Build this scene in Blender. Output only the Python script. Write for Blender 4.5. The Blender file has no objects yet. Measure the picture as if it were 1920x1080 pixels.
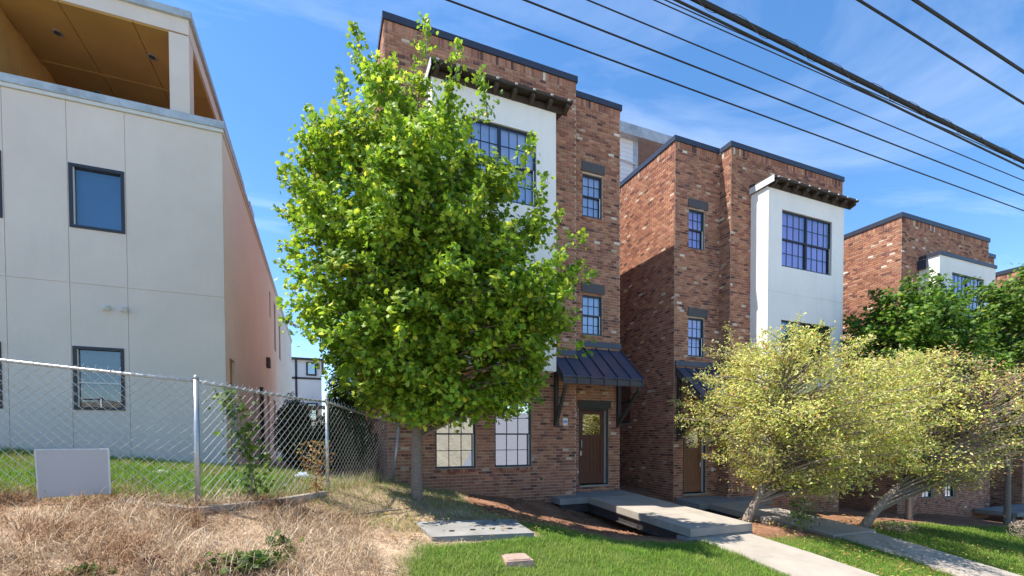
import bpy, math, random
import numpy as np
from mathutils import Matrix, Vector

# ------------------------------------------------------------------ camera
scene = bpy.context.scene
col = scene.collection
rng = np.random.default_rng(7)
random.seed(7)
YAW, PIT, ROL = math.radians(22.2), math.radians(-1.24), math.radians(-.18)
FPX = 866.0
fw = Vector((math.sin(YAW)*math.cos(PIT), math.cos(YAW)*math.cos(PIT), math.sin(PIT)))
r0 = Vector((math.cos(YAW), -math.sin(YAW), 0)); u0 = r0.cross(fw)
rt = math.cos(ROL)*r0 + math.sin(ROL)*u0
up = -math.sin(ROL)*r0 + math.cos(ROL)*u0
camd = bpy.data.cameras.new('camera'); cam = bpy.data.objects.new('camera', camd); col.objects.link(cam)
cam.matrix_world = Matrix(((rt.x, up.x, -fw.x, 0), (rt.y, up.y, -fw.y, 0), (rt.z, up.z, -fw.z, 0), (0, 0, 0, 1)))
camd.sensor_width = 36; camd.lens = 36*FPX/1920; camd.shift_y = 304/1920
camd.clip_end = 3000; camd.clip_start = .05
scene.camera = cam

# ------------------------------------------------------------------ sky, sun, exposure
SUN_EL, SUN_AZ = math.radians(61.2), math.radians(-75.5)      # azimuth from +Y towards +X
world = bpy.data.worlds.new('World'); scene.world = world; world.use_nodes = True
nt = world.node_tree; N = nt.nodes; L = nt.links; N.clear()
sky = N.new('ShaderNodeTexSky'); sky.sky_type = 'NISHITA'; sky.sun_disc = False
sky.sun_elevation = SUN_EL; sky.sun_rotation = SUN_AZ
sky.altitude = 200; sky.air_density = 1.0; sky.dust_density = .1; sky.ozone_density = 2.2
geo = N.new('ShaderNodeNewGeometry')
sep = N.new('ShaderNodeSeparateXYZ'); L.new(geo.outputs['Incoming'], sep.inputs[0])
# thin streaky cirrus laid on a plane high above: direction / height
neg = N.new('ShaderNodeVectorMath'); neg.operation = 'SCALE'; neg.inputs['Scale'].default_value = -1
L.new(geo.outputs['Incoming'], neg.inputs[0])
sp2 = N.new('ShaderNodeSeparateXYZ'); L.new(neg.outputs[0], sp2.inputs[0])
mz = N.new('ShaderNodeMath'); mz.operation = 'MAXIMUM'; mz.inputs[1].default_value = .06; L.new(sp2.outputs[2], mz.inputs[0])
dv = N.new('ShaderNodeVectorMath'); dv.operation = 'DIVIDE'
cz = N.new('ShaderNodeCombineXYZ')
for i in range(3): L.new(mz.outputs[0], cz.inputs[i])
L.new(neg.outputs[0], dv.inputs[0]); L.new(cz.outputs[0], dv.inputs[1])
mp = N.new('ShaderNodeMapping'); mp.inputs['Rotation'].default_value = (0, 0, math.radians(35)); mp.inputs['Scale'].default_value = (.45, 1.3, 1)
L.new(dv.outputs[0], mp.inputs[0])
n1 = N.new('ShaderNodeTexNoise'); n1.inputs['Scale'].default_value = 1.1; n1.inputs['Detail'].default_value = 7; n1.inputs['Roughness'].default_value = .62
n1.inputs['Distortion'].default_value = .6
L.new(mp.outputs[0], n1.inputs['Vector'])
cr = N.new('ShaderNodeMapRange'); cr.inputs['From Min'].default_value = .52; cr.inputs['From Max'].default_value = .85
cr.inputs['To Min'].default_value = 0; cr.inputs['To Max'].default_value = .24
L.new(n1.outputs[0], cr.inputs[0])
mx = N.new('ShaderNodeMix'); mx.data_type = 'RGBA'
hs = N.new('ShaderNodeHueSaturation'); hs.inputs['Saturation'].default_value = 1.22; L.new(sky.outputs[0], hs.inputs['Color'])
L.new(cr.outputs[0], mx.inputs['Factor']); L.new(hs.outputs[0], mx.inputs['A']); mx.inputs['B'].default_value = (8.5, 8.8, 9.2, 1)
bg = N.new('ShaderNodeBackground'); bg.inputs['Strength'].default_value = .112
out = N.new('ShaderNodeOutputWorld')
L.new(mx.outputs['Result'], bg.inputs[0]); L.new(bg.outputs[0], out.inputs[0])

sund = bpy.data.lights.new('sun', 'SUN'); sund.energy = 3.9; sund.angle = math.radians(.5); sund.color = (1, .95, .86)
sun = bpy.data.objects.new('sun', sund); col.objects.link(sun)
sdir = Vector((math.sin(SUN_AZ)*math.cos(SUN_EL), math.cos(SUN_AZ)*math.cos(SUN_EL), math.sin(SUN_EL)))
sun.rotation_euler = sdir.to_track_quat('Z', 'Y').to_euler(); sun.location = (-20, 10, 40)
vs = scene.view_settings; vs.view_transform = 'Standard'; vs.look = 'None'; vs.exposure = 1.28; vs.gamma = 1; vs.use_curve_mapping = False
scene.cycles.max_bounces = 8; scene.cycles.transparent_max_bounces = 12

# ------------------------------------------------------------------ materials
def mat(name, color, rough=.8, var=.15, scale=6, bump=0, bscale=40, metal=0, attr=False, spec=.4, trans=0, stretch=None, stain=None, coords='Object'):
    m = bpy.data.materials.new(name); m.use_nodes = True
    t = m.node_tree; n = t.nodes; l = t.links; b = n['Principled BSDF']
    b.inputs['Roughness'].default_value = rough; b.inputs['Metallic'].default_value = metal
    b.inputs['Specular IOR Level'].default_value = spec
    tc = n.new('ShaderNodeTexCoord'); src = tc.outputs['Object']
    if coords == 'Position':
        src = n.new('ShaderNodeNewGeometry').outputs['Position']
    if stretch:
        mpn = n.new('ShaderNodeMapping'); mpn.inputs['Scale'].default_value = stretch; l.new(src, mpn.inputs[0]); src = mpn.outputs[0]
    if attr:
        at = n.new('ShaderNodeAttribute'); at.attribute_name = 'Col'; base = at.outputs['Color']
    else:
        rgb = n.new('ShaderNodeRGB'); rgb.outputs[0].default_value = (*color, 1); base = rgb.outputs[0]
    if var > 0:
        ns = n.new('ShaderNodeTexNoise'); ns.inputs['Scale'].default_value = scale; ns.inputs['Detail'].default_value = 6; ns.inputs['Roughness'].default_value = .6
        l.new(src, ns.inputs['Vector'])
        mr = n.new('ShaderNodeMapRange'); mr.inputs['From Min'].default_value = .25; mr.inputs['From Max'].default_value = .75
        mr.inputs['To Min'].default_value = 1-var; mr.inputs['To Max'].default_value = 1+var
        l.new(ns.outputs[0], mr.inputs[0])
        hv = n.new('ShaderNodeVectorMath'); hv.operation = 'SCALE'
        l.new(base, hv.inputs[0]); l.new(mr.outputs[0], hv.inputs['Scale']); base = hv.outputs[0]
    if stain:
        sc_, sz, amt = stain
        mp2 = n.new('ShaderNodeMapping'); mp2.inputs['Scale'].default_value = sz; l.new(tc.outputs['Object'], mp2.inputs[0])
        n2 = n.new('ShaderNodeTexNoise'); n2.inputs['Scale'].default_value = 1; n2.inputs['Detail'].default_value = 8; n2.inputs['Roughness'].default_value = .7
        l.new(mp2.outputs[0], n2.inputs['Vector'])
        mr2 = n.new('ShaderNodeMapRange'); mr2.inputs['From Min'].default_value = .5; mr2.inputs['From Max'].default_value = .75; mr2.inputs['To Max'].default_value = amt
        l.new(n2.outputs[0], mr2.inputs[0])
        mm = n.new('ShaderNodeMix'); mm.data_type = 'RGBA'; l.new(mr2.outputs[0], mm.inputs['Factor']); l.new(base, mm.inputs['A']); mm.inputs['B'].default_value = (*sc_, 1)
        base = mm.outputs['Result']
    l.new(base, b.inputs['Base Color'])
    if bump:
        nb = n.new('ShaderNodeTexNoise'); nb.inputs['Scale'].default_value = bscale; nb.inputs['Detail'].default_value = 6
        l.new(src, nb.inputs['Vector'])
        bp = n.new('ShaderNodeBump'); bp.inputs['Strength'].default_value = bump; bp.inputs['Distance'].default_value = .02
        l.new(nb.outputs[0], bp.inputs['Height']); l.new(bp.outputs[0], b.inputs['Normal'])
    if trans:
        tr = n.new('ShaderNodeBsdfTranslucent'); l.new(base, tr.inputs[0])
        ms = n.new('ShaderNodeMixShader'); ms.inputs[0].default_value = trans
        l.new(b.outputs[0], ms.inputs[1]); l.new(tr.outputs[0], ms.inputs[2]); l.new(ms.outputs[0], n['Material Output'].inputs[0])
    return m

def glass_mat(name, tint, refl, rmax=1):
    m = bpy.data.materials.new(name); m.use_nodes = True
    t = m.node_tree; n = t.nodes; l = t.links; n.remove(n['Principled BSDF'])
    tr = n.new('ShaderNodeBsdfTransparent'); tr.inputs[0].default_value = (*tint, 1)
    gl = n.new('ShaderNodeBsdfGlossy'); gl.inputs['Roughness'].default_value = .015; gl.inputs[0].default_value = (.92, .95, 1, 1)
    tc = n.new('ShaderNodeTexCoord'); ns = n.new('ShaderNodeTexNoise'); ns.inputs['Scale'].default_value = 2.2; ns.inputs['Detail'].default_value = 1
    l.new(tc.outputs['Object'], ns.inputs['Vector'])
    bp = n.new('ShaderNodeBump'); bp.inputs['Strength'].default_value = .05; bp.inputs['Distance'].default_value = .01
    l.new(ns.outputs[0], bp.inputs['Height']); l.new(bp.outputs[0], gl.inputs['Normal'])
    fr = n.new('ShaderNodeLayerWeight'); fr.inputs['Blend'].default_value = .35
    mr = n.new('ShaderNodeMapRange'); mr.inputs['To Min'].default_value = refl; mr.inputs['To Max'].default_value = rmax
    l.new(fr.outputs['Fresnel'], mr.inputs[0])
    ms = n.new('ShaderNodeMixShader'); l.new(mr.outputs[0], ms.inputs[0]); l.new(tr.outputs[0], ms.inputs[1]); l.new(gl.outputs[0], ms.inputs[2])
    l.new(ms.outputs[0], n['Material Output'].inputs[0])
    return m

def brick_tex_mat():
    m = bpy.data.materials.new('brickwork'); m.use_nodes = True
    t = m.node_tree; n = t.nodes; l = t.links; b = n['Principled BSDF']; b.inputs['Roughness'].default_value = .9
    g = n.new('ShaderNodeNewGeometry'); s = n.new('ShaderNodeSeparateXYZ'); l.new(g.outputs['Position'], s.inputs[0])
    a = n.new('ShaderNodeMath'); a.operation = 'ADD'; l.new(s.outputs[0], a.inputs[0]); l.new(s.outputs[1], a.inputs[1])
    c = n.new('ShaderNodeCombineXYZ'); l.new(a.outputs[0], c.inputs[0]); l.new(s.outputs[2], c.inputs[1])
    bt = n.new('ShaderNodeTexBrick'); l.new(c.outputs[0], bt.inputs['Vector']); bt.inputs['Scale'].default_value = 1
    bt.inputs['Brick Width'].default_value = .215; bt.inputs['Row Height'].default_value = .083; bt.inputs['Mortar Size'].default_value = .006
    bt.inputs['Color1'].default_value = (.36, .145, .085, 1); bt.inputs['Color2'].default_value = (.2, .08, .055, 1); bt.inputs['Mortar'].default_value = (.46, .36, .28, 1)
    l.new(bt.outputs[0], b.inputs['Base Color'])
    return m

M = {}
M['brick'] = mat('brick', (0, 0, 0), .92, .3, 34, attr=True, spec=.2, coords='Position')
M['mortar'] = mat('mortar', (.54, .44, .35), .95, .2, 5, spec=.1, coords='Position')
M['brickwork'] = brick_tex_mat()
M['stucco'] = mat('stucco_white', (.90, .85, .79), .9, .05, 1.4, .25, 60, spec=.2, stain=((.55, .5, .45), (3.5, 3.5, .35), .18))
M['stucco_grey'] = mat('stucco_grey', (.70, .615, .54), .92, .07, .9, .3, 70, spec=.2, stain=((.55, .5, .46), (2.6, 2.6, .35), .22))
M['stucco_tan'] = mat('stucco_tan', (.70, .71, .67), .92, .06, .7, .3, 70, spec=.2)
M['coping'] = mat('coping_metal', (.035, .04, .062), .42, .12, 3, spec=.5)
M['coping_grey'] = mat('coping_grey', (.36, .41, .45), .5, .3, 2.5, spec=.5, stain=((.55, .62, .68), (6, 6, 6), .7))
M['trim'] = mat('dark_trim', (.055, .05, .045), .7, .15, 8)
M['trim_grey'] = mat('grey_trim', (.085, .08, .082), .75, .12, 8)
M['timber'] = mat('dark_timber', (.06, .042, .03), .75, .25, 9, stretch=(3, 3, .6))
M['frame'] = mat('window_frame', (.022, .026, .038), .45, .1, 8, spec=.5)
M['white_metal'] = mat('white_jamb', (.62, .62, .6), .6, .05, 8)
M['awning'] = mat('awning_metal', (.045, .052, .085), .38, .12, 2, spec=.5)
M['door'] = mat('door_wood', (.10, .03, .015), .5, .35, 5, stretch=(14, 14, 1.2), spec=.5)
M['door_light'] = mat('door_wood_light', (.2, .075, .025), .5, .35, 5, stretch=(14, 14, 1.2), spec=.5)
M['ply'] = mat('ochre_board', (.44, .25, .075), .75, .12, 1.6, stretch=(1, 1, 1))
M['concrete'] = mat('concrete', (.36, .315, .265), .9, .16, 1.8, .3, 40, spec=.25, stain=((.24, .22, .19), (1.6, 1.6, 1.6), .6))
M['concrete_dark'] = mat('concrete_weathered', (.26, .25, .235), .92, .2, 2.2, .35, 35, spec=.25, stain=((.15, .14, .12), (1.4, 1.4, 1.4), .6))
M['walk_pale'] = mat('concrete_pale', (.55, .51, .46), .9, .1, 1.5)
M['steel'] = mat('steel_beam', (.07, .065, .065), .55, .3, 5, metal=.3, stain=((.16, .065, .03), (3, 3, 3), .6))
M['galv'] = mat('galvanised', (.46, .47, .47), .42, .15, 12, metal=.65)
M['asphalt'] = mat('asphalt', (.22, .215, .22), .95, .15, 3, .3, 90)
M['soil'] = mat('ground_soil', (0, 0, 0), .97, .38, 2.6, .9, 14, attr=True, spec=.1)
M['leaf'] = mat('leaf', (0, 0, 0), .5, 0, attr=True, spec=.35, trans=.46)
M['grass'] = mat('grass_blade', (0, 0, 0), .6, 0, attr=True, spec=.25, trans=.3)
M['straw'] = mat('straw', (0, 0, 0), .75, 0, attr=True, spec=.25, trans=.1)
M['bark'] = mat('bark_grey', (.25, .2, .16), .92, .35, 6, .8, 30, stretch=(2, 2, 7))
M['bark_dark'] = mat('bark_pale_brown', (.30, .24, .19), .92, .35, 6, .8, 30, stretch=(3, 3, 3))
M['glass'] = glass_mat('window_glass', (.93, .95, 1), .22)
M['glass_dim'] = glass_mat('window_glass_dim', (.8, .85, .9), .08, .35)
M['glass_low'] = glass_mat('window_glass_street', (.6, .62, .66), .62)
M['glass_door'] = glass_mat('door_glass', (.6, .6, .55), .5)
M['curtain'] = mat('window_blind_blue', (.62, .74, 1), .85, .06, 2)  # blue sky mirrored in the upper glass, put into the blind colour
M['curtain_v'] = mat('window_blind_violet', (.62, .46, 1), .85, .06, 2)  # white blinds tinted violet: colour cast of shaded, sky-reflecting glass painted in
M['curtain_t'] = mat('window_blind_teal', (.10, .22, .33), .85, .1, 2)
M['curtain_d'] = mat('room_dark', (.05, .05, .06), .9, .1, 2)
M['curtain_w'] = mat('window_blind_white', (.62, .6, .62), .85, .06, 2)
M['sign'] = mat('sign_panel', (.42, .42, .41), .6, .04, 2)
M['white'] = mat('white_paint', (.78, .78, .76), .6, .05, 3)
M['siding'] = mat('white_siding', (.74, .75, .76), .7, .04, 2)
M['blue'] = mat('blue_mark', (.12, .25, .5), .6, 0)
M['cable'] = mat('cable_black', (.016, .016, .018), .6, .2, 4)
M['cover'] = mat('valve_cover', (.36, .25, .20), .9, .4, 14, .5, 40)
M['dark'] = mat('dark_hole', (.012, .012, .012), .9, 0)
M['red'] = mat('dead_red_leaf', (.16, .025, .02), .8, .3, 20)
M['tarp'] = mat('pale_blue_tarp', (.33, .38, .5), .6, .2, 6)

# ------------------------------------------------------------------ mesh helpers
def new_mesh(name, V, F, cols=None, smooth=False):
    me = bpy.data.meshes.new(name)
    V = np.asarray(V, np.float32).reshape(-1, 3)
    if isinstance(F, np.ndarray):
        nf, k = F.shape; flat = F.reshape(-1).astype(np.int32); tot = np.full(nf, k, np.int32)
    else:
        nf = len(F); tot = np.array([len(f) for f in F], np.int32); flat = np.array([i for f in F for i in f], np.int32)
    st = np.concatenate(([0], np.cumsum(tot)[:-1])).astype(np.int32) if nf else np.zeros(0, np.int32)
    me.vertices.add(len(V)); me.vertices.foreach_set('co', V.reshape(-1))
    me.loops.add(len(flat)); me.loops.foreach_set('vertex_index', flat)
    me.polygons.add(nf); me.polygons.foreach_set('loop_start', st); me.polygons.foreach_set('loop_total', tot)
    me.polygons.foreach_set('use_smooth', np.full(nf, smooth, bool))
    if cols is not None:
        a = me.color_attributes.new('Col', 'FLOAT_COLOR', 'POINT')
        c = np.ones((len(V), 4), np.float32); c[:, :3] = np.asarray(cols, np.float32).reshape(-1, 3)
        a.data.foreach_set('color', c.reshape(-1))
    me.update(calc_edges=True); me.validate()
    return me

def link(name, me, m, parent=None, loc=None):
    o = bpy.data.objects.new(name, me); col.objects.link(o)
    if m is not None and me is not None and len(me.materials) == 0: me.materials.append(m)
    if parent: o.parent = parent
    if loc: o.location = loc
    return o

def empty(name, loc=(0, 0, 0)):
    o = bpy.data.objects.new(name, None); col.objects.link(o); o.empty_display_size = .2; o.location = loc
    return o

def tag(o, label=None, cat=None, group=None, kind=None):
    if label: o['label'] = label
    if cat: o['category'] = cat
    if group: o['group'] = group
    if kind: o['kind'] = kind
    return o

class MB:
    def __init__(s): s.V = []; s.F = []
    def add(s, V, F):
        b = len(s.V); s.V += [tuple(v) for v in V]; s.F += [tuple(i+b for i in f) for f in F]; return s
    def box(s, x0, x1, y0, y1, z0, z1):
        V = [(x0, y0, z0), (x1, y0, z0), (x1, y1, z0), (x0, y1, z0), (x0, y0, z1), (x1, y0, z1), (x1, y1, z1), (x0, y1, z1)]
        return s.add(V, [(0, 3, 2, 1), (4, 5, 6, 7), (0, 1, 5, 4), (1, 2, 6, 5), (2, 3, 7, 6), (3, 0, 4, 7)])
    def hexa(s, lo, hi):          # lo, hi: 4 points each, counter-clockwise seen from above
        return s.add(list(lo)+list(hi), [(3, 2, 1, 0), (4, 5, 6, 7), (0, 1, 5, 4), (1, 2, 6, 5), (2, 3, 7, 6), (3, 0, 4, 7)])
    def quad(s, a, b, c, d): return s.add([a, b, c, d], [(0, 1, 2, 3)])
    def tube(s, pts, rad, k=8, cap=True):
        pts = [Vector(p) for p in pts]; n = len(pts)
        rad = [float(rad)]*n if not hasattr(rad, '__len__') else [float(q) for q in rad]
        V = []; F = []
        for i, p in enumerate(pts):
            t = (pts[min(i+1, n-1)]-pts[max(i-1, 0)])
            if t.length < 1e-9: t = Vector((0, 0, 1))
            t.normalize(); a = t.cross(Vector((0, 0, 1)) if abs(t.z) < .9 else Vector((1, 0, 0))).normalized(); b = t.cross(a)
            for j in range(k):
                w = 2*math.pi*j/k; V.append(p+rad[i]*(math.cos(w)*a+math.sin(w)*b))
        for i in range(n-1):
            for j in range(k): F.append((i*k+j, (i+1)*k+j, (i+1)*k+(j+1) % k, i*k+(j+1) % k))
        if cap: F.append(tuple(range(k))); F.append(tuple(range((n-1)*k, n*k))[::-1])
        return s.add(V, F)
    def build(s, name, m, parent=None, smooth=False, loc=None):
        return link(name, new_mesh(name, s.V, s.F, smooth=smooth), m, parent, loc)

# ------------------------------------------------------------------ terrain
CP = np.array([
 (-14, 11.4, .1), (-5.4, 11.4, -.2), (-1.9, 11.4, -.6), (-9, 6.6, -.4), (-3.3, 6.92, -.62), (-1.38, 6.44, -.77), (.03, 8.48, -.83), (1.47, 11, -1.0),
 (-2.2, 4.6, -1.02), (-6, 4.5, -.8), (-.5, 4.4, -1.25), (.8, 5.2, -1.5), (1.58, 8.5, -1.17), (1.4, 7.76, -1.40), (3, 7.35, -1.44), (2.85, 6.2, -1.47), (1.42, 6.5, -1.44),
 (2.2, 5.4, -1.58), (3, 4.7, -1.74), (6.75, 7.1, -1.99), (8.2, 7.0, -2.02), (6.75, 5, -2.19), (8.2, 4.7, -2.26), (4.5, 7.3, -1.74), (10.9, 7, -2.27), (12.3, 7, -2.34), (12.2, 4.6, -2.7), (10.9, 4.8, -2.6),
 (9.2, 8.05, -1.93), (12.6, 7.6, -2.25), (17, 6, -2.9), (24, 6, -3.55), (17, 8.5, -2.6), (23, 9, -3.1), (21.2, 10.9, -2.95), (26.6, 10.9, -3.5), (34, 10, -4.1),
 (5.2, 9.3, -1.98), (7.4, 9.2, -2.28), (9.4, 10.2, -2.35), (11.6, 9.4, -2.65), (3.2, 9.6, -1.45), (3.5, 11.2, -1.38), (5.5, 11.0, -1.7), (7.4, 11.6, -2.0), (9.3, 11.8, -1.85), (10.4, 11.6, -2.0), (14, 10.9, -2.45), (17.4, 11, -2.7),
 (-14, 1.5, -.9), (-6, 1.5, -1.4), (0, 1.5, -1.82), (8, 1.5, -2.55), (16, 1.5, -3.1), (26, 1.5, -3.9), (40, 1.5, -4.8), (-14, -10, -.9), (0, -10, -1.9), (16, -10, -3.1), (40, -10, -4.8),
 (0, 16, -.9), (-.2, 26, -.9), (-1.8, 20, -.8), (9.3, 16, -1.6), (9.3, 26, -1.5), (19, 20, -2.4), (40, 30, -3), (-14, 30, .2),
 (-60, 5, .3), (90, 5, -5.5), (-60, -60, 4), (90, -60, 2), (-60, 80, 0), (90, 80, -4), (15, 80, -1.5), (5, -13, -2.3), (5, -20, -1.2), (-20, -20, .5), (30, -20, -2.5), (5, -40, 3), (-25, -40, 4), (35, -40, 2), (5, -75, 7)])
def _phi(r2): return .5*r2*np.log(r2+1e-9)
_n = len(CP)
_A = _phi(((CP[:, None, :2]-CP[None, :, :2])**2).sum(-1)) + .02*np.eye(_n)
_P = np.c_[np.ones(_n), CP[:, :2]]
_S = np.block([[_A, _P], [_P.T, np.zeros((3, 3))]])
_W = np.linalg.solve(_S, np.r_[CP[:, 2], 0, 0, 0])
def H(x, y):
    x = np.asarray(x, float); y = np.asarray(y, float); sh = x.shape
    q = np.c_[np.clip(x, -90, 120).ravel(), np.clip(y, -90, 110).ravel()]
    z = _phi(((q[:, None, :]-CP[None, :, :2])**2).sum(-1)) @ _W[:_n] + _W[_n] + q @ _W[_n+1:]
    return np.clip(z, -7, 8).reshape(sh)
def Hs(x, y): return float(H(np.array([x]), np.array([y]))[0])

def lat(v, n=3, seed=0):            # cheap smooth value noise for arrays of xy
    v = np.asarray(v, float); o = np.zeros(len(v)); amp = 1.0
    for k in range(n):
        f = 2.0**k; p = v*f+17.3*k+seed; i = np.floor(p).astype(int); fr = p-i; fr = fr*fr*(3-2*fr)
        def h(a, b): return (np.sin(a*127.1+b*311.7+seed*7.7)*43758.5453) % 1
        a = h(i[:, 0], i[:, 1]); b = h(i[:, 0]+1, i[:, 1]); c = h(i[:, 0], i[:, 1]+1); d = h(i[:, 0]+1, i[:, 1]+1)
        o += amp*((a*(1-fr[:, 0])+b*fr[:, 0])*(1-fr[:, 1])+(c*(1-fr[:, 0])+d*fr[:, 0])*fr[:, 1]); amp *= .5
    return o/(2-.5**(n-1))

FX = [-30, -9, -3.3, -1.38, .03, 1.47]; FY = [6.3, 6.6, 6.92, 6.44, 8.48, 11.0]
def zones(x, y):                    # weights: green lawn, dry straw ground, bare red soil
    v = np.c_[x, y]; w = (lat(v*1.3, 3)-.5)*.9
    yf = np.interp(x, FX, FY)
    back = np.where(x < 3.1, 6.35, np.where(x < 4.6, 7.25, np.where(x < 8.25, 6.9, np.where(x < 10.9, 6.6, np.where(x < 14, 7.3, 8.3)))))
    xb = np.interp(y, [3, 5.3, 6.6, 7.5], [.75, .9, 1.3, 1.5])
    sm = lambda t: np.clip(t/.35+.5, 0, 1)
    g = sm(x-xb+w*.5)*sm(back-y+w*.3)
    lot = sm(y-yf-.1+w*.3)*(x < 1.5)
    g = np.maximum(g, lot*sm(11.6-y)*(x < -.2))
    g = np.where((y < 1.6), np.where(np.abs(y+15) < 5, 1, g*.3), g)
    g = np.where(np.abs(y) > 18, 1, g)
    d = (1-g)*np.where(x < 3.0+w, 1, 0)*(y < 11.5)*np.clip(1.3-.0*x, 0, 1)
    s = np.clip(1-g-d, 0, 1)
    return g, d, s
def gl(a, b, step): return list(np.arange(a, b+1e-6, step))
gx = [-900, -400, -150, -60, -30, -20] + gl(-14, 18, .2) + gl(18.5, 34, .5) + [40, 50, 70, 120, 400, 1200]
gy = [-900, -400, -150, -60, -30, -20] + gl(-14, 2, 1) + gl(2.2, 12.6, .2) + gl(13, 30, 1) + [40, 60, 100, 200, 500, 1200]
GX, GY = np.meshgrid(np.array(gx), np.array(gy))
fx, fy = GX.ravel(), GY.ravel()
gz = np.zeros(len(fx))
for i in range(0, len(fx), 4000): gz[i:i+4000] = H(fx[i:i+4000], fy[i:i+4000])
near = (fx > -12) & (fx < 20) & (fy > 2) & (fy < 12.5)
gz += np.where(near, (lat(np.c_[fx, fy]*2.2, 3, 5)-.5)*.09, 0)
zg, zd, zs = zones(fx, fy)
nz = lat(np.c_[fx, fy]*2.5, 3, 9)[:, None]
cg = np.array([.075, .105, .025])*(.8+.5*nz); cd = np.array([.42, .31, .21])*(.65+.7*nz); cs = np.array([.22, .115, .07])*(.6+.8*nz)
gc = zg[:, None]*cg+zd[:, None]*cd+zs[:, None]*cs
far = np.clip((np.maximum(-fy-9, fy-14))/4, 0, 1)[:, None]; gc = gc*(1-far)+far*np.array([.30, .26, .18])*(.8+.4*nz)
nxg, nyg = len(gx), len(gy)
I = np.arange(nxg*nyg).reshape(nyg, nxg)
GF = np.stack([I[:-1, :-1], I[:-1, 1:], I[1:, 1:], I[1:, :-1]], -1).reshape(-1, 4)
tag(link('ground', new_mesh('ground', np.c_[fx, fy, gz], GF, gc, True), M['soil']), 'sloping ground of lawn, dry grass and bare red soil', 'ground', kind='structure')

def strip(name, x_list, y0, y1, off, m, label, thick=.12, th=None):
    V = []; F = []
    for x in x_list:
        for y in (y0, y1):
            z = Hs(x, y)+off
            V += [(x, y, z), (x, y, z-thick)]
    for i in range(len(x_list)-1):
        a = i*4; b = a+4
        F += [(a, b, b+2, a+2), (a, a+1, b+1, b), (a+2, b+2, b+3, a+3), (a+1, a+3, b+3, b+1)]
    return tag(link(name, new_mesh(name, V, F), m), label, name.split('_')[-1], kind='structure')
xs = list(np.arange(-60, 81, 2.0))
strip('road', xs, -10, -1.6, .05, M['asphalt'], 'grey asphalt street in front of the houses')
strip('sidewalk', xs, -1.4, .4,   .17, M['walk_pale'], 'concrete sidewalk along the street', .3)
strip('sidewalk', xs, -12, -10.2,  .17, M['walk_pale'], 'concrete sidewalk on the far side of the street', .3)

V = []; F = []
ys_ = list(np.arange(-12.2, -71, -2.0))
for y in ys_:
    for x in np.linspace(9.5, 20, 5): V.append((x+(-12-y)*.41, y, Hs(x+(-12-y)*.41, y)+.09))
for i in range(len(ys_)-1):
    for j in range(4): F.append((i*5+j, (i+1)*5+j, (i+1)*5+j+1, i*5+j+1))
tag(link('road', new_mesh('road', V, F), M['asphalt']), 'grey side street climbing the hill opposite', 'road', kind='structure')

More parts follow.
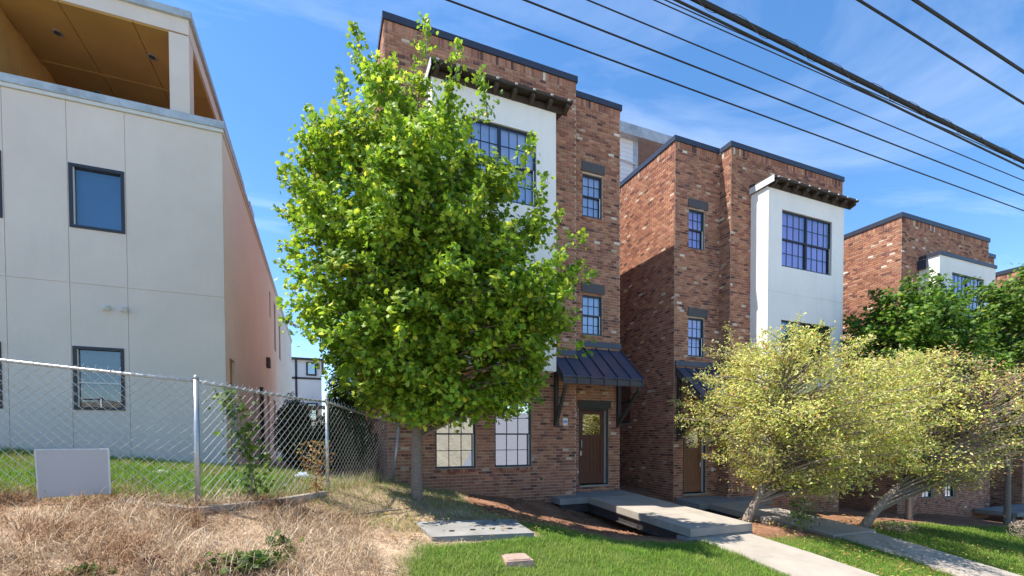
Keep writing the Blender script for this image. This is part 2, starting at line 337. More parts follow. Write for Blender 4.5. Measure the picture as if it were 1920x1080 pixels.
# ------------------------------------------------------------------ bricks
PAL = np.array([(.41, .18, .102), (.36, .152, .09), (.44, .205, .12), (.31, .128, .08), (.25, .10, .068), (.14, .068, .056), (.42, .225, .135), (.56, .40, .28), (.68, .55, .43)])
PAL = PAL*np.array([.97, 1.03, 1.1])
PW = np.array([.22, .2, .17, .15, .11, .055, .07, .018, .008]); PW = PW/PW.sum()
BL, BH, JT = .194, .079, .013
class Bricks:
    def __init__(s): s.c = []; s.u = []; s.n = []; s.w = []; s.h = []; s.full = []; s.front = []
    def panel(s, o, ud, nd, W, z0, z1, openings=(), soldier=True):
        ud = np.array(ud, float); nd = np.array(nd, float); zt = z1
        if soldier:
            zt = z1-.215
            k = int(W/.083)
            for i in range(k): s.one(o, ud, nd, (i+.5)*W/k, z1-.1075, W/k-JT, .215-JT, False)
        nrow = int((zt-z0)/BH); bh = (zt-z0)/nrow
        for r in range(nrow):
            za, zb = z0+r*bh, z0+(r+1)*bh; zc = (za+zb)/2
            iv = [(0, W)]
            for (a, b, c, d) in openings:
                if zb > c+.02 and za < d-.02:
                    nv = []
                    for (p, q) in iv:
                        if b <= p or a >= q: nv.append((p, q)); continue
                        if a > p: nv.append((p, a))
                        if b < q: nv.append((b, q))
                    iv = nv
            offs = BL/2*(r % 2)
            for (p, q) in iv:
                k0 = math.floor((p-offs)/BL)
                x = offs+k0*BL
                while x < q-.02:
                    a, b = max(x, p), min(x+BL, q)
                    if b-a > .03: s.one(o, ud, nd, (a+b)/2, zc, b-a-JT, bh-JT, b-a > BL-.003)
                    x += BL
    def one(s, o, ud, nd, u, z, w, h, full):
        s.c.append((o[0]+ud[0]*u, o[1]+ud[1]*u, z)); s.u.append((ud[0], ud[1])); s.n.append((nd[0], nd[1])); s.w.append(w); s.h.append(h); s.full.append(full and nd[1] < -.5)
    def build(s, wall, ground_fn=None, pick=None, seed=1):
        g = np.random.default_rng(seed)
        c = np.array(s.c); ud = np.array(s.u); nd = np.array(s.n); w = np.array(s.w); h = np.array(s.h); n = len(c)
        ci = g.choice(len(PAL), n, p=PW); cl = PAL[ci]*(.82+.36*g.random((n, 1)))
        if ground_fn is not None:
            t = np.clip(1-(c[:, 2]-ground_fn(c))/.55, 0, 1)*(.5+.5*g.random(n))
            cl = cl*(1-t[:, None]*.75)+np.array([.27, .115, .06])*t[:, None]*.75
        cl = cl*(.86+.28*lat(np.c_[c[:, 0]+c[:, 1], c[:, 2]]*.55, 3, seed))[:, None]
        keep = np.ones(n, bool)
        if pick is not None:
            full = np.array(s.full); score = pick(c); score[~full] = 1e9
            idx = np.argsort(score)[:300]; idx = idx[score[idx] < 1e8]
            keep[idx] = False
            proto = {}
            hh = float(np.median(h[idx])); ww = BL-JT
            for i in idx:
                k = (int(ci[i]), int(g.integers(0, 2)))
                if k not in proto:
                    V, F = s.boxes(np.zeros((1, 3)), np.array([[1., 0.]]), np.array([[0., -1.]]), np.array([ww]), np.array([hh]), np.array([.011+.003*k[1]]))
                    proto[k] = new_mesh('brick', V, F, np.repeat(PAL[[k[0]]]*(.9+.22*k[1]), 8, 0)); proto[k].materials.append(M['brick'])
                link('brick', proto[k], None, wall, tuple(c[i]))
        c, ud, nd, w, h, cl = c[keep], ud[keep], nd[keep], w[keep], h[keep], cl[keep]
        V, F = s.boxes(c, ud, nd, w*(1-.02*g.random(len(c))), h*(1-.04*g.random(len(c))), .008+.007*g.random(len(c)))
        o = link('brick_field', new_mesh('brick_field', V, F, np.repeat(cl, 8, 0)), M['brick'], wall); o['kind'] = 'stuff'
    @staticmethod
    def boxes(c, ud, nd, w, h, p):
        n = len(c); V = np.zeros((n, 8, 3))
        k = 0
        for dp in (0, 1):
            for (su, sz) in ((-1, -1), (1, -1), (1, 1), (-1, 1)):
                d = np.where(dp, p, -.003)
                V[:, k, :2] = c[:, :2]+ud*(su*w/2)[:, None]+nd*d[:, None]; V[:, k, 2] = c[:, 2]+sz*h/2; k += 1
        b = (np.arange(n)*8)[:, None, None]
        F = np.array([(4, 5, 6, 7), (0, 1, 5, 4), (1, 2, 6, 5), (2, 3, 7, 6), (3, 0, 4, 7)])[None]+b
        return V.reshape(-1, 3), F.reshape(-1, 4)

def wall_panel(mb, o, ud, nd, W, z0, z1, openings=(), rev=.10):
    us = sorted({0, W, *[v for q in openings for v in q[:2]]}); zs_ = sorted({z0, z1, *[v for q in openings for v in q[2:]]})
    P = lambda u, z, d=0: (o[0]+ud[0]*u-nd[0]*d, o[1]+ud[1]*u-nd[1]*d, z)
    for i in range(len(us)-1):
        for j in range(len(zs_)-1):
            uc, zc = (us[i]+us[i+1])/2, (zs_[j]+zs_[j+1])/2
            if any(a < uc < b and c < zc < d for a, b, c, d in openings): continue
            mb.quad(P(us[i], zs_[j]), P(us[i+1], zs_[j]), P(us[i+1], zs_[j+1]), P(us[i], zs_[j+1]))
    for a, b, c, d in openings:
        for (p, q) in (((a, c), (a, d)), ((a, d), (b, d)), ((b, d), (b, c)), ((b, c), (a, c))):
            mb.quad(P(*p), P(*q), P(*q, rev), P(*p, rev))

# ------------------------------------------------------------------ windows and doors
def window(parent, x0, x1, z0, z1, y, cols, rows, units=1, depth=.075, glass='glass', blind='curtain', frame='frame', jamb=True, hung=True):
    """front-facing (-Y) double hung window set back from the wall plane y"""
    f = MB(); yf = y+depth; ya, yb = yf-.03, yf+.05; fwid = .045
    f.box(x0, x0+fwid, ya, yb, z0, z1); f.box(x1-fwid, x1, ya, yb, z0, z1)
    f.box(x0+fwid, x1-fwid, ya, yb, z1-fwid, z1); f.box(x0+fwid, x1-fwid, ya-.02, yb, z0, z0+fwid)
    uw = (x1-x0-2*fwid)/units; panes = []
    for k in range(units):
        a = x0+fwid+k*uw; b = a+uw
        if k: f.box(a-.035, a+.035, ya-.004, yb+.004, z0+fwid, z1-fwid)
        aa = a+(.035 if k else 0); bb = b-(.035 if k < units-1 else 0)
        zmid = (z0+z1)/2
        sashes = ((z0+fwid, zmid-.02, .02), (zmid+.02, z1-fwid, 0)) if hung else ((z0+fwid, z1-fwid, 0),)
        if hung: f.box(aa, bb, ya+.006, yb, zmid-.02, zmid+.02)
        for (c, d, inset) in sashes:
            pw = (bb-aa)/cols; ph = (d-c)/rows; yy = yf+inset
            for i in range(1, cols): f.box(aa+i*pw-.009, aa+i*pw+.009, yy-.012, yy+.012, c, d)
            for j in range(1, rows): f.box(aa, bb, yy-.010, yy+.010, c+j*ph-.009, c+j*ph+.009)
            for i in range(cols):
                for j in range(rows): panes.append((aa+(i+.5)*pw, yy, c+(j+.5)*ph, pw, ph))
    w = f.build('window', M[frame], parent)
    cache = {}
    for (px, py, pz, pw, ph) in panes:
        k = (round(pw, 3), round(ph, 3))
        if k not in cache:
            cache[k] = new_mesh('pane', [(-pw/2, 0, -ph/2), (pw/2, 0, -ph/2), (pw/2, 0, ph/2), (-pw/2, 0, ph/2)], [(0, 1, 2, 3)]); cache[k].materials.append(M[glass])
        link('pane', cache[k], None, w, (px, py, pz))
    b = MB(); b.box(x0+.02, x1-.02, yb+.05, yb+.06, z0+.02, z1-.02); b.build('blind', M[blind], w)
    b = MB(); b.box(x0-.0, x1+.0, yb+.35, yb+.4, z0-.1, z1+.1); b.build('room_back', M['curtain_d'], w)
    if jamb:
        b = MB(); b.box(x1-fwid-.028, x1-fwid-.002, ya-.006, ya-.001, z0+.03, (z0+z1)/2); b.build('jamb_strip', M['white_metal'], w)
    return w

def lintel(parent, x0, x1, z0, z1, y, m='trim_grey'):
    b = MB(); b.box(x0, x1, y-.035, y+.05, z0, z1); return b.build('lintel', M[m], parent)

def door(parent, x0, x1, z0, z1, y, wood, flip=1):
    f = MB(); f.box(x0, x0+.06, y+.02, y+.14, z0, z1); f.box(x1-.09, x1, y+.02, y+.14, z0, z1); f.box(x0+.06, x1-.09, y+.02, y+.14, z1-.07, z1)
    fr = f.build('door_frame', M['trim'], parent)
    b = MB(); b.box(x1-.105, x1-.092, y+.03, y+.1, z0+.03, z1-.07); b.build('weather_strip', M['white_metal'], fr)
    a, c = x0+.065, x1-.11; gz0 = z0+(z1-z0)*.655; gz1 = z1-.18
    d = MB(); yy = y+.085
    d.box(a, a+.12, yy, yy+.045, z0+.04, z1-.075); d.box(c-.12, c, yy, yy+.045, z0+.04, z1-.075)
    d.box(a+.12, c-.12, yy, yy+.045, gz1, z1-.075); d.box(a+.12, c-.12, yy, yy+.045, gz0-.11, gz0); d.box(a+.12, c-.12, yy, yy+.045, z0+.04, z0+.28)
    dr = d.build('door', M[wood], parent)
    pw = (c-a-.24)/5
    for i in range(5):
        p = MB(); p.box(a+.12+i*pw+.003, a+.12+(i+1)*pw-.003, yy+.014, yy+.032, z0+.28, gz0-.11); p.build('plank', M[wood], dr)
    g = MB(); g.box(a+.12, c-.12, yy+.02, yy+.026, gz0, gz1); g.build('door_pane', M['glass_door'], dr)
    g = MB(); g.box(a+.1, c-.1, yy+.06, yy+.065, gz0-.02, gz1+.02); g.build('door_curtain', M['curtain_w'], dr)
    g = MB(); g.box(a, c, yy+.055, yy+.059, z0, gz0-.03); g.build('door_core', M['dark'], dr)
    hx = a+.05 if flip > 0 else c-.05
    g = MB(); g.box(hx-.028, hx+.028, yy-.02, yy-.001, z0+.86, z0+1.0); g.tube([(hx, yy-.02, z0+1.08), (hx, yy-.06, z0+1.1), (hx, yy-.06, z0+1.3), (hx, yy-.02, z0+1.32)], .012, 6); g.build('handle', M['galv'], dr)
    s = MB(); s.box(x0-.02, x1+.02, y-.06, y+.13, z0-.05, z0+.0); s.build('threshold', M['concrete'], parent)
    return dr

def coping(parent, pts, z0, z1, over=.045, m='coping', closed=False):
    """boxes along axis-aligned runs: (x0,x1,y0,y1) footprints of wall tops"""
    for (x0, x1, y0, y1) in pts:
        b = MB(); b.box(x0, x1, y0, y1, z0, z1); o = b.build('coping', M[m], parent)

def awning(parent, x0, x1, yw, yw2, xs_, ye, zt, ze, npan, left_brace=True, right_brace=True, bz=.95):
    """standing seam canopy; wall plane yw left of xs_, yw2 right of it"""
    yb = max(yw, yw2)
    def zr(y): return ze+(zt-ze)*(y-ye)/(yb-ye)
    f = MB(); f.box(x0+.04, x1-.04, ye+.02, ye+.05, ze-.2, ze-.045)
    a = f.build('awning', M['trim_grey'], parent)
    pw = (x1-x0)/npan
    for i in range(npan):
        p0, p1 = x0+i*pw, x0+(i+1)*pw
        segs = []
        cuts = sorted({p0, p1, *( [xs_] if p0 < xs_ < p1 else [])})
        p = MB()
        for q in range(len(cuts)-1):
            c0, c1 = cuts[q]+.001, cuts[q+1]-.001; yw_ = yw if (c0+c1)/2 < xs_ else yw2
            yk = yw_-.004
            p.hexa([(c0, ye, ze-.03), (c1, ye, ze-.03), (c1, yk, zr(yk)-.03), (c0, yk, zr(yk)-.03)], [(c0, ye, ze), (c1, ye, ze), (c1, yk, zr(yk)), (c0, yk, zr(yk))])
        p.build('metal_panel', M['awning'], a)
    for i in range(npan+1):
        x = x0+i*pw; x = min(max(x, x0+.012), x1-.012); yk = (yw if x < xs_ else yw2)-.006
        s = MB(); s.hexa([(x-.011, ye-.006, ze+.002), (x+.011, ye-.006, ze+.002), (x+.011, yk, zr(yk)+.002), (x-.011, yk, zr(yk)+.002)], [(x-.011, ye-.006, ze+.04), (x+.011, ye-.006, ze+.04), (x+.011, yk, zr(yk)+.04), (x-.011, yk, zr(yk)+.04)])
        s.build('seam', M['awning'], a)
        r = MB(); xr = x0+.03+i*(x1-x0-.06)/npan
        r.hexa([(xr-.022, ye-.012, ze-.21), (xr+.022, ye-.012, ze-.21), (xr+.022, yk, zr(yk)-.2), (xr-.022, yk, zr(yk)-.2)], [(xr-.022, ye-.012, ze-.032), (xr+.022, ye-.012, ze-.032), (xr+.022, yk, zr(yk)-.032), (xr-.022, yk, zr(yk)-.032)])
        r.build('rafter', M['trim_grey'], a)
    for (c0, c1, yw_) in ((x0, xs_-.003, yw), (xs_+.003, x1, yw2)):
        if c1-c0 < .05: continue
        fl = MB(); fl.box(c0, c1, yw_-.05, yw_-.012, zr(yw_)+.042, zr(yw_)+.2); fl.build('flashing', M['awning'], a)
    for (x, yw_, on) in ((x0+.12, yw, left_brace), (x1-.1, yw2, right_brace)):
        if not on: continue
        k = MB(); zl = ze-.3
        k.box(x-.05, x+.05, yw_-.115, yw_-.015, ze-bz-.35, zr(yw_-.1)-.22)
        y0_, y1_ = yw_-.1, ye+.12
        k.hexa([(x-.04, y1_-.05, ze-.32), (x+.04, y1_-.05, ze-.32), (x+.04, y0_, ze-bz-.28), (x-.04, y0_, ze-bz-.28)], [(x-.04, y1_-.05, ze-.2), (x+.04, y1_-.05, ze-.2), (x+.04, y0_, ze-bz-.12), (x-.04, y0_, ze-bz-.12)])
        k.build('knee_brace', M['trim'], parent)
    return a

def bay(parent, x0, x1, y0, y1, z0, z1, joints, openings, roof, nbr):
    """stucco bay: recessed core, panels with open joints in front"""
    c = MB(); ops = [(a-x0, b-x0, c_, d_) for a, b, c_, d_ in openings]
    wall_panel(c, (x0, y0+.012), (1, 0), (0, -1), x1-x0, z0, z1, ops, .1)
    c.quad((x0+.003, y1, z0), (x0+.003, y0+.012, z0), (x0+.003, y0+.012, z1), (x0+.003, y1, z1)); c.quad((x1-.003, y0+.012, z0), (x1-.003, y1, z0), (x1-.003, y1, z1), (x1-.003, y0+.012, z1))
    c.quad((x0, y0+.012, z0), (x0, y1, z0), (x1, y1, z0), (x1, y0+.012, z0)); c.quad((x0, y0+.012, z1), (x1, y0+.012, z1), (x1, y1, z1), (x0, y1, z1))
    w = c.build('bay', M['stucco'], parent)
    zz = [z0]+joints+[z1]
    for i in range(len(zz)-1):
        a, b = zz[i]+(.006 if i else 0), zz[i+1]-(.006 if i < len(zz)-2 else 0)
        p = MB(); oo = [(q[0], q[1], max(q[2], a), min(q[3], b)) for q in ops if q[3] > a and q[2] < b]
        wall_panel(p, (x0, y0), (1, 0), (0, -1), x1-x0, a, b, oo, .02)
        for xx, s in ((x0, 1), (x1, -1)): p.quad((xx, y0 if s > 0 else y1, a), (xx, y1 if s > 0 else y0, a), (xx, y1 if s > 0 else y0, b), (xx, y0 if s > 0 else y1, b))
        p.quad((x0, y0, a), (x0, y0+.012, a), (x1, y0+.012, a), (x1, y0, a)); p.quad((x0, y0, b), (x1, y0, b), (x1, y0+.012, b), (x0, y0+.012, b))
        p.build('stucco_panel', M['stucco'], w)
    if roof == 'eave':
        r = MB(); ov = .27
        r.hexa([(x0-.06, y0-ov, z1+.1), (x1+.34, y0-ov, z1+.1), (x1+.34, y1-.003, z1+.24), (x0-.06, y1-.003, z1+.24)], [(x0-.06, y0-ov, z1+.17), (x1+.34, y0-ov, z1+.17), (x1+.34, y1-.003, z1+.31), (x0-.06, y1-.003, z1+.31)])
        rr = r.build('bay_roof', M['timber'], parent)
        fb = MB(); fb.box(x0-.075, x0-.062, y0-ov+.02, y1-.01, z1+.0, z1+.2); fb.build('barge_board', M['white_metal'], rr)
        fb = MB(); fb.box(x0-.02, x1+.3, y0-.03, y0-.002, z1-.05, z1+.1); fb.build('frieze', M['timber'], rr)
        for i in range(nbr):
            xx = x0+.08+(x1+.22-x0-.08)*i/(nbr-1)
            k = MB(); k.hexa([(xx-.045, y0-ov+.04, z1-.0), (xx+.045, y0-ov+.04, z1-.0), (xx+.045, y0-.032, z1-.06), (xx-.045, y0-.032, z1-.06)], [(xx-.045, y0-ov+.04, z1+.098), (xx+.045, y0-ov+.04, z1+.098), (xx+.045, y0-.032, z1+.098), (xx-.045, y0-.032, z1+.098)])
            k.build('rafter_tail', M['timber'], rr)
            k = MB(); k.box(xx-.03, xx+.03, y0-ov-.03, y0-ov-.001, z1+.13, z1+.16); k.build('gutter_clip', M['white_metal'], rr)
    else:
        r = MB(); r.box(x0-.04, x1+.04, y0-.04, y1-.003, z1, z1+.13); r.build('bay_roof', M['coping'], parent)
    return w

# ------------------------------------------------------------------ brick houses
gfn = lambda c: H(c[:, 0], c[:, 1]-.1)
def sill(parent, x0, x1, z, y):
    n = max(2, int((x1-x0)/.075)); g = random.Random(int(x0*100))
    b = MB(); w = (x1-x0)/n
    for i in range(n): b.hexa([(x0+i*w+.004, y-.03, z-.1), (x0+(i+1)*w-.004, y-.03, z-.1), (x0+(i+1)*w-.004, y+.06, z-.09), (x0+i*w+.004, y+.06, z-.09)], [(x0+i*w+.004, y-.035, z-.02), (x0+(i+1)*w-.004, y-.035, z-.02), (x0+(i+1)*w-.004, y+.06, z), (x0+i*w+.004, y+.06, z)])
    cl = np.repeat(PAL[[g.choice([0, 1, 2, 4, 6]) for _ in range(n)]], 8, 0)
    me = new_mesh('sill', b.V, b.F, cl); o = link('sill', me, M['brick'], parent); return o

# --- middle house with the plank door
YM, YR = 11.2, 11.65
def lamp(parent, x, y, z):
    b = MB(); b.box(x-.04, x+.04, y-.03, y-.015, z-.1, z+.1); b.tube([(x, y-.03, z+.06), (x, y-.1, z+.09)], .012, 6); b.tube([(x, y-.1, z+.1), (x, y-.1, z+.06)], [.03, .06], 8)
    o = b.build('wall_lamp', M['galv'], parent); g = MB(); g.tube([(x, y-.1, z+.058), (x, y-.1, z-.09)], [.05, .03], 8); g.build('lamp_glass', M['white'], o)

h2 = empty('brick_house', (1.41, 11.2, -1.3)); off2 = Vector(h2.location)
def P(o):               # re-seat children given in world coordinates under an empty that is not at the origin
    for c in o.children:
        c.location = Vector(c.location)-Vector(o.location)
    return o
zt = 9.74
opsM = [(2.54, 3.58, -.70, 1.02), (4.09, 5.13, -.70, 1.02)]
opsR = [(6.96, 7.63, 6.44, 7.66), (6.96, 7.63, 3.05, 4.2), (6.84, 7.86, -1.32, .98)]
mb = MB()
shift = lambda ops, x: [(a-x, b-x, c, d) for a, b, c, d in ops]
wall_panel(mb, (1.41, YM), (1, 0), (0, -1), 5.07, -2.4, zt, shift(opsM, 1.41))
wall_panel(mb, (6.48, YR), (1, 0), (0, -1), 1.77, -2.6, zt, shift(opsR, 6.48))
wall_panel(mb, (1.41, 24), (0, -1), (-1, 0), 12.8, -2.4, zt)
wall_panel(mb, (6.48, YM), (0, 1), (1, 0), .45, -2.4, zt)
w2 = mb.build('wall', M['mortar'], h2)
B = Bricks()
B.panel((1.41, YM), (1, 0), (0, -1), 5.07, -1.9, zt, shift(opsM, 1.41)); B.panel((6.48, YR), (1, 0), (0, -1), 1.77, -2.0, zt, shift(opsR, 6.48))
B.panel((1.41, 24), (0, -1), (-1, 0), 12.8, -1.2, zt); B.panel((6.48, YM), (0, 1), (1, 0), .45, -2.0, zt)
B.build(w2, gfn, lambda c: np.where((c[:, 2] > -1.2) & (c[:, 2] < 1.3) & (c[:, 0] > 5.15), np.abs(c[:, 0]-6.2)+np.abs(c[:, 2]+.1)*.8, np.where((c[:, 0] > 6.5) & (c[:, 2] < 9), 3+np.abs(c[:, 2]-5)*.5, 1e9)), 11)
mb = MB(); mb.box(1.45, 8.2, 11.7, 24, 9.2, 9.35); mb.quad((8.25, 11.65, -2.6), (8.25, 24, -2.6), (8.25, 24, zt), (8.25, 11.65, zt)); mb.quad((8.25, 24, -2.6), (1.41, 24, -2.6), (1.41, 24, zt), (8.25, 24, zt))
mb.build('rear_wall', M['brickwork'], h2)
coping(h2, [(1.365, 6.525, 11.155, 11.5)], zt, 9.9); coping(h2, [(6.527, 8.295, 11.605, 11.95)], zt, 9.9)
coping(h2, [(1.365, 1.7, 11.502, 24)], zt, 9.9); coping(h2, [(7.95, 8.295, 11.952, 24)], zt, 9.9)
for a, b, c, d in opsM: window(h2, a, b, c, d, YM, 3, 2, glass='glass_low', blind='curtain_d'); sill(h2, a-.03, b+.03, c, YM)
for a, b, c, d in opsR[:2]:
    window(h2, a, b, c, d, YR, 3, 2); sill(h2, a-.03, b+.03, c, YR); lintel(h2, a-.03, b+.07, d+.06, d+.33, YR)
lintel(h2, 6.8, 7.92, .93, 1.15, YR, 'trim'); door(h2, 6.84, 7.86, -1.32, .93, YR, 'door')
bay(h2, 2.36, 5.53, 10.54, YM, 1.75, 8.30, [4.9], [(3.06, 4.98, 5.8, 7.6), (3.06, 4.98, 2.3, 4.05)], 'eave', 8)
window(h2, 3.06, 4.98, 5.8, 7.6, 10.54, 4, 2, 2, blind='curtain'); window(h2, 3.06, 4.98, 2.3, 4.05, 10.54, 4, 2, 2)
awning(h2, 5.72, 8.27, YM, YR, 6.48, 10.53, 2.66, 1.67, 6, bz=.95)
lamp(h2, 6.66, YR, .72)
b = MB(); b.box(6.06, 6.21, YM-.03, YM-.016, .40, .60); pl = b.build('number_plate', M['white'], h2)
for i in range(4):
    b = MB(); b.box(6.08+i*.029, 6.10+i*.029, YM-.034, YM-.031, .47, .53); b.build('digit', M['blue'], pl)
b = MB(); b.tube([(5.4, YM-.01, -1.02), (5.4, YM-.07, -1.02), (5.4, YM-.09, -1.06)], .022, 8); b.build('hose_tap', M['trim'], h2)
P(h2); tag(h2, 'tall brick house with plank front door, number plate and concrete footbridge, behind the big maple', 'house', 'row of brick houses')

# --- house to its right, mirrored
h3 = empty('brick_house', (10.31, 11.2, -1.8)); zt = 9.36
opsR3 = [(10.87, 11.53, 6.13, 7.38), (10.87, 11.53, 2.68, 3.92), (10.68, 11.64, -1.75, .5)]
opsM3 = [(13.6, 14.6, -1.15, .5), (15.2, 16.2, -1.15, .5)]
mb = MB()
wall_panel(mb, (10.31, YR), (1, 0), (0, -1), 1.86, -3.2, zt, shift(opsR3, 10.31))
wall_panel(mb, (12.17, YM), (1, 0), (0, -1), 5.43, -3.4, zt, shift(opsM3, 12.17))
sidew = [(24-15.2, 24-13.9, .6, 2.9)]
wall_panel(mb, (10.31, 24), (0, -1), (-1, 0), 12.35, -3.2, zt, sidew); wall_panel(mb, (12.17, YR), (0, -1), (-1, 0), .45, -3.2, zt)
w3 = mb.build('wall', M['mortar'], h3)
B = Bricks()
B.panel((10.31, YR), (1, 0), (0, -1), 1.86, -2.3, zt, shift(opsR3, 10.31)); B.panel((12.17, YM), (1, 0), (0, -1), 5.43, -2.9, zt, shift(opsM3, 12.17))
B.panel((10.31, 24), (0, -1), (-1, 0), 12.35, -2.2, zt, sidew); B.panel((12.17, YR), (0, -1), (-1, 0), .45, -2.5, zt)
B.build(w3, gfn, lambda c: np.where((c[:, 0] < 12.9) & (c[:, 2] > 1.5) & (c[:, 2] < 9), np.abs(c[:, 0]-10.9)+np.abs(c[:, 2]-4.2)*.7, 1e9), 12)
mb = MB(); mb.box(10.4, 17.5, 11.7, 24, 8.8, 8.95); mb.quad((17.6, 11.2, -3.4), (17.6, 24, -3.4), (17.6, 24, zt), (17.6, 11.2, zt)); mb.quad((17.6, 24, -3), (10.31, 24, -3), (10.31, 24, zt), (17.6, 24, zt))
mb.build('rear_wall', M['brickwork'], h3)
coping(h3, [(10.265, 12.123, 11.605, 11.95)], zt, 9.52); coping(h3, [(12.125, 17.645, 11.155, 11.6)], zt, 9.52)
coping(h3, [(10.265, 10.6, 11.952, 24)], zt, 9.52, m='coping'); coping(h3, [(17.3, 17.645, 11.602, 24)], zt, 9.52)
for a, b, c, d in opsR3[:2]:
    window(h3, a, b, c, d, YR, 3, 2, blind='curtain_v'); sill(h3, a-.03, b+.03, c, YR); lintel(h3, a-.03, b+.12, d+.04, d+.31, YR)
for a, b, c, d in opsM3: window(h3, a, b, c, d, YM, 3, 2, glass='glass_low', blind='curtain_d'); sill(h3, a-.03, b+.03, c, YM)
door(h3, 10.68, 11.64, -1.75, .5, YR, 'door_light', -1); lintel(h3, 10.64, 11.7, .5, .72, YR, 'trim')
# dark side window in the passage
b = MB(); b.box(10.38, 10.42, 13.9, 15.2, .6, 2.9); sw = b.build('window', M['frame'], h3)
for i in range(2):
    for j in range(3):
        g = MB(); g.box(10.366, 10.374, 13.98+i*.6, 14.54+i*.6, .68+j*.73, 1.36+j*.73); g.build('pane', M['glass_low'], sw)
bay(h3, 13.04, 16.66, 10.54, YM, 1.5, 7.98, [4.7], [(13.65, 16.05, 5.55, 7.35), (13.65, 16.05, 2.04, 3.84)], 'eave', 9)
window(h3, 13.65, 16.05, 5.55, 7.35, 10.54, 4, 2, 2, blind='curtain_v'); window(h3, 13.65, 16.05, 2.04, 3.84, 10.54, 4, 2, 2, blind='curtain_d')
awning(h3, 10.33, 12.9, YR, YM, 12.17, 10.53, 2.3, 1.3, 6, bz=.95)
b = MB(); b.box(11.85, 11.93, YR-.04, YR-.016, -1.05, -.93); b.build('socket_box', M['white'], h3)
# set-back top storey with lap siding
pz = 11.55
for j in range(15):
    b = MB(); z = 9.0+j*.17; b.hexa([(10.35, 14.97, z), (11.22, 14.97, z), (11.22, 15.1, z), (10.35, 15.1, z)], [(10.35, 14.985, z+.172), (11.22, 14.985, z+.172), (11.22, 15.1, z+.172), (10.35, 15.1, z+.172)]); b.build('siding_board', M['siding'], h3)
b = MB(); b.box(11.22, 11.42, 14.95, 15.12, 8.9, pz); b.build('corner_board', M['coping_grey'], h3)
b = MB(); b.box(10.3, 16.5, 14.7, 22, pz, pz+.4); b.build('upper_roof', M['coping_grey'], h3)
b = MB(); b.box(11.45, 16.4, 17.5, 17.7, 8.9, pz); b.build('upper_wall', M['brickwork'], h3)
b = MB(); b.box(16.2, 16.4, 14.95, 15.12, 8.9, pz); b.build('corner_board', M['coping_grey'], h3)
b = MB(); b.tube([(10.35, 14.9, 10.7), (11.3, 14.9, 10.62)], .03, 8); b.build('rail', M['white_metal'], h3)
P(h3); tag(h3, 'brick house with violet windows in a white stucco bay and a set-back siding top storey', 'house', 'row of brick houses')

# --- third brick house
h4 = empty('brick_house', (20.6, 10.9, -3)); zt = 8.5; Y4 = 10.9
ops4 = [(22.2, 23.0, -2.4, -1.2), (23.8, 24.6, -2.45, -1.2)]
mb = MB()
wall_panel(mb, (20.6, Y4), (1, 0), (0, -1), 6.2, -4.5, zt, shift(ops4, 20.6)); wall_panel(mb, (26.8, Y4+.45), (1, 0), (0, -1), 1.6, -4.5, zt-.3)
wall_panel(mb, (20.6, 24), (0, -1), (-1, 0), 13.1, -4.2, zt)
w4 = mb.build('wall', M['mortar'], h4)
B = Bricks(); B.panel((20.6, Y4), (1, 0), (0, -1), 6.2, -3.9, zt, shift(ops4, 20.6)); B.panel((26.8, Y4+.45), (1, 0), (0, -1), 1.6, -4, zt-.3); B.panel((20.6, 24), (0, -1), (-1, 0), 13.1, -3.4, zt)
B.build(w4, gfn, None, 13)
mb = MB(); mb.box(20.7, 28.3, 11.4, 24, 7.9, 8.0); mb.quad((28.4, 11.35, -5), (28.4, 24, -5), (28.4, 24, zt-.3), (28.4, 11.35, zt-.3)); mb.quad((28.4, 24, -5), (20.6, 24, -5), (20.6, 24, zt), (28.4, 24, zt)); mb.build('rear_wall', M['brickwork'], h4)
coping(h4, [(20.555, 26.845, Y4-.045, Y4+.3)], zt, zt+.17); coping(h4, [(20.555, 20.9, Y4+.302, 24)], zt, zt+.17); coping(h4, [(26.847, 28.445, Y4+.405, Y4+.7)], zt-.3, zt-.13)
for a, b, c, d in ops4: window(h4, a, b, c, d, Y4, 2, 2, glass='glass_low', blind='curtain_w'); sill(h4, a-.03, b+.03, c, Y4)
bay(h4, 21.75, 25.75, 10.24, Y4, .8, 7.0, [3.9], [(22.6, 24.9, 4.65, 6.45), (22.6, 24.9, 1.2, 3.0)], 'flat', 0)
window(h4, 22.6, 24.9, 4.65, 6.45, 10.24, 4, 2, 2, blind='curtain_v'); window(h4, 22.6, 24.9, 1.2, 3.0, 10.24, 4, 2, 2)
b = MB(); b.box(21.62, 21.74, Y4-.3, Y4-.016, 6.6, 6.95); b.build('scupper', M['coping'], h4)
P(h4); tag(h4, 'brick house with a flat-topped white bay behind the leafy green street trees', 'house', 'row of brick houses')

# --- fourth brick house, just its edge
h5 = empty('brick_house', (29.6, 10.7, -3.5)); zt = 7.7
mb = MB(); wall_panel(mb, (29.6, 24), (0, -1), (-1, 0), 13.3, -5, zt); wall_panel(mb, (29.6, 10.7), (1, 0), (0, -1), 6.5, -5, zt); w5 = mb.build('wall', M['mortar'], h5)
B = Bricks(); B.panel((29.6, 24), (0, -1), (-1, 0), 13.3, -4, zt); B.panel((29.6, 10.7), (1, 0), (0, -1), 6.5, -4, zt); B.build(w5, gfn, None, 14)
mb = MB(); mb.box(29.7, 36, 11, 24, 7.2, 7.3); mb.quad((36.1, 10.7, -5), (36.1, 24, -5), (36.1, 24, zt), (36.1, 10.7, zt)); mb.quad((36.1, 24, -5), (29.6, 24, -5), (29.6, 24, zt), (36.1, 24, zt)); mb.build('rear_wall', M['brickwork'], h5)
coping(h5, [(29.555, 36.1, 10.655, 11.0)], zt, zt+.17); coping(h5, [(29.555, 29.9, 11.002, 24)], zt, zt+.17)
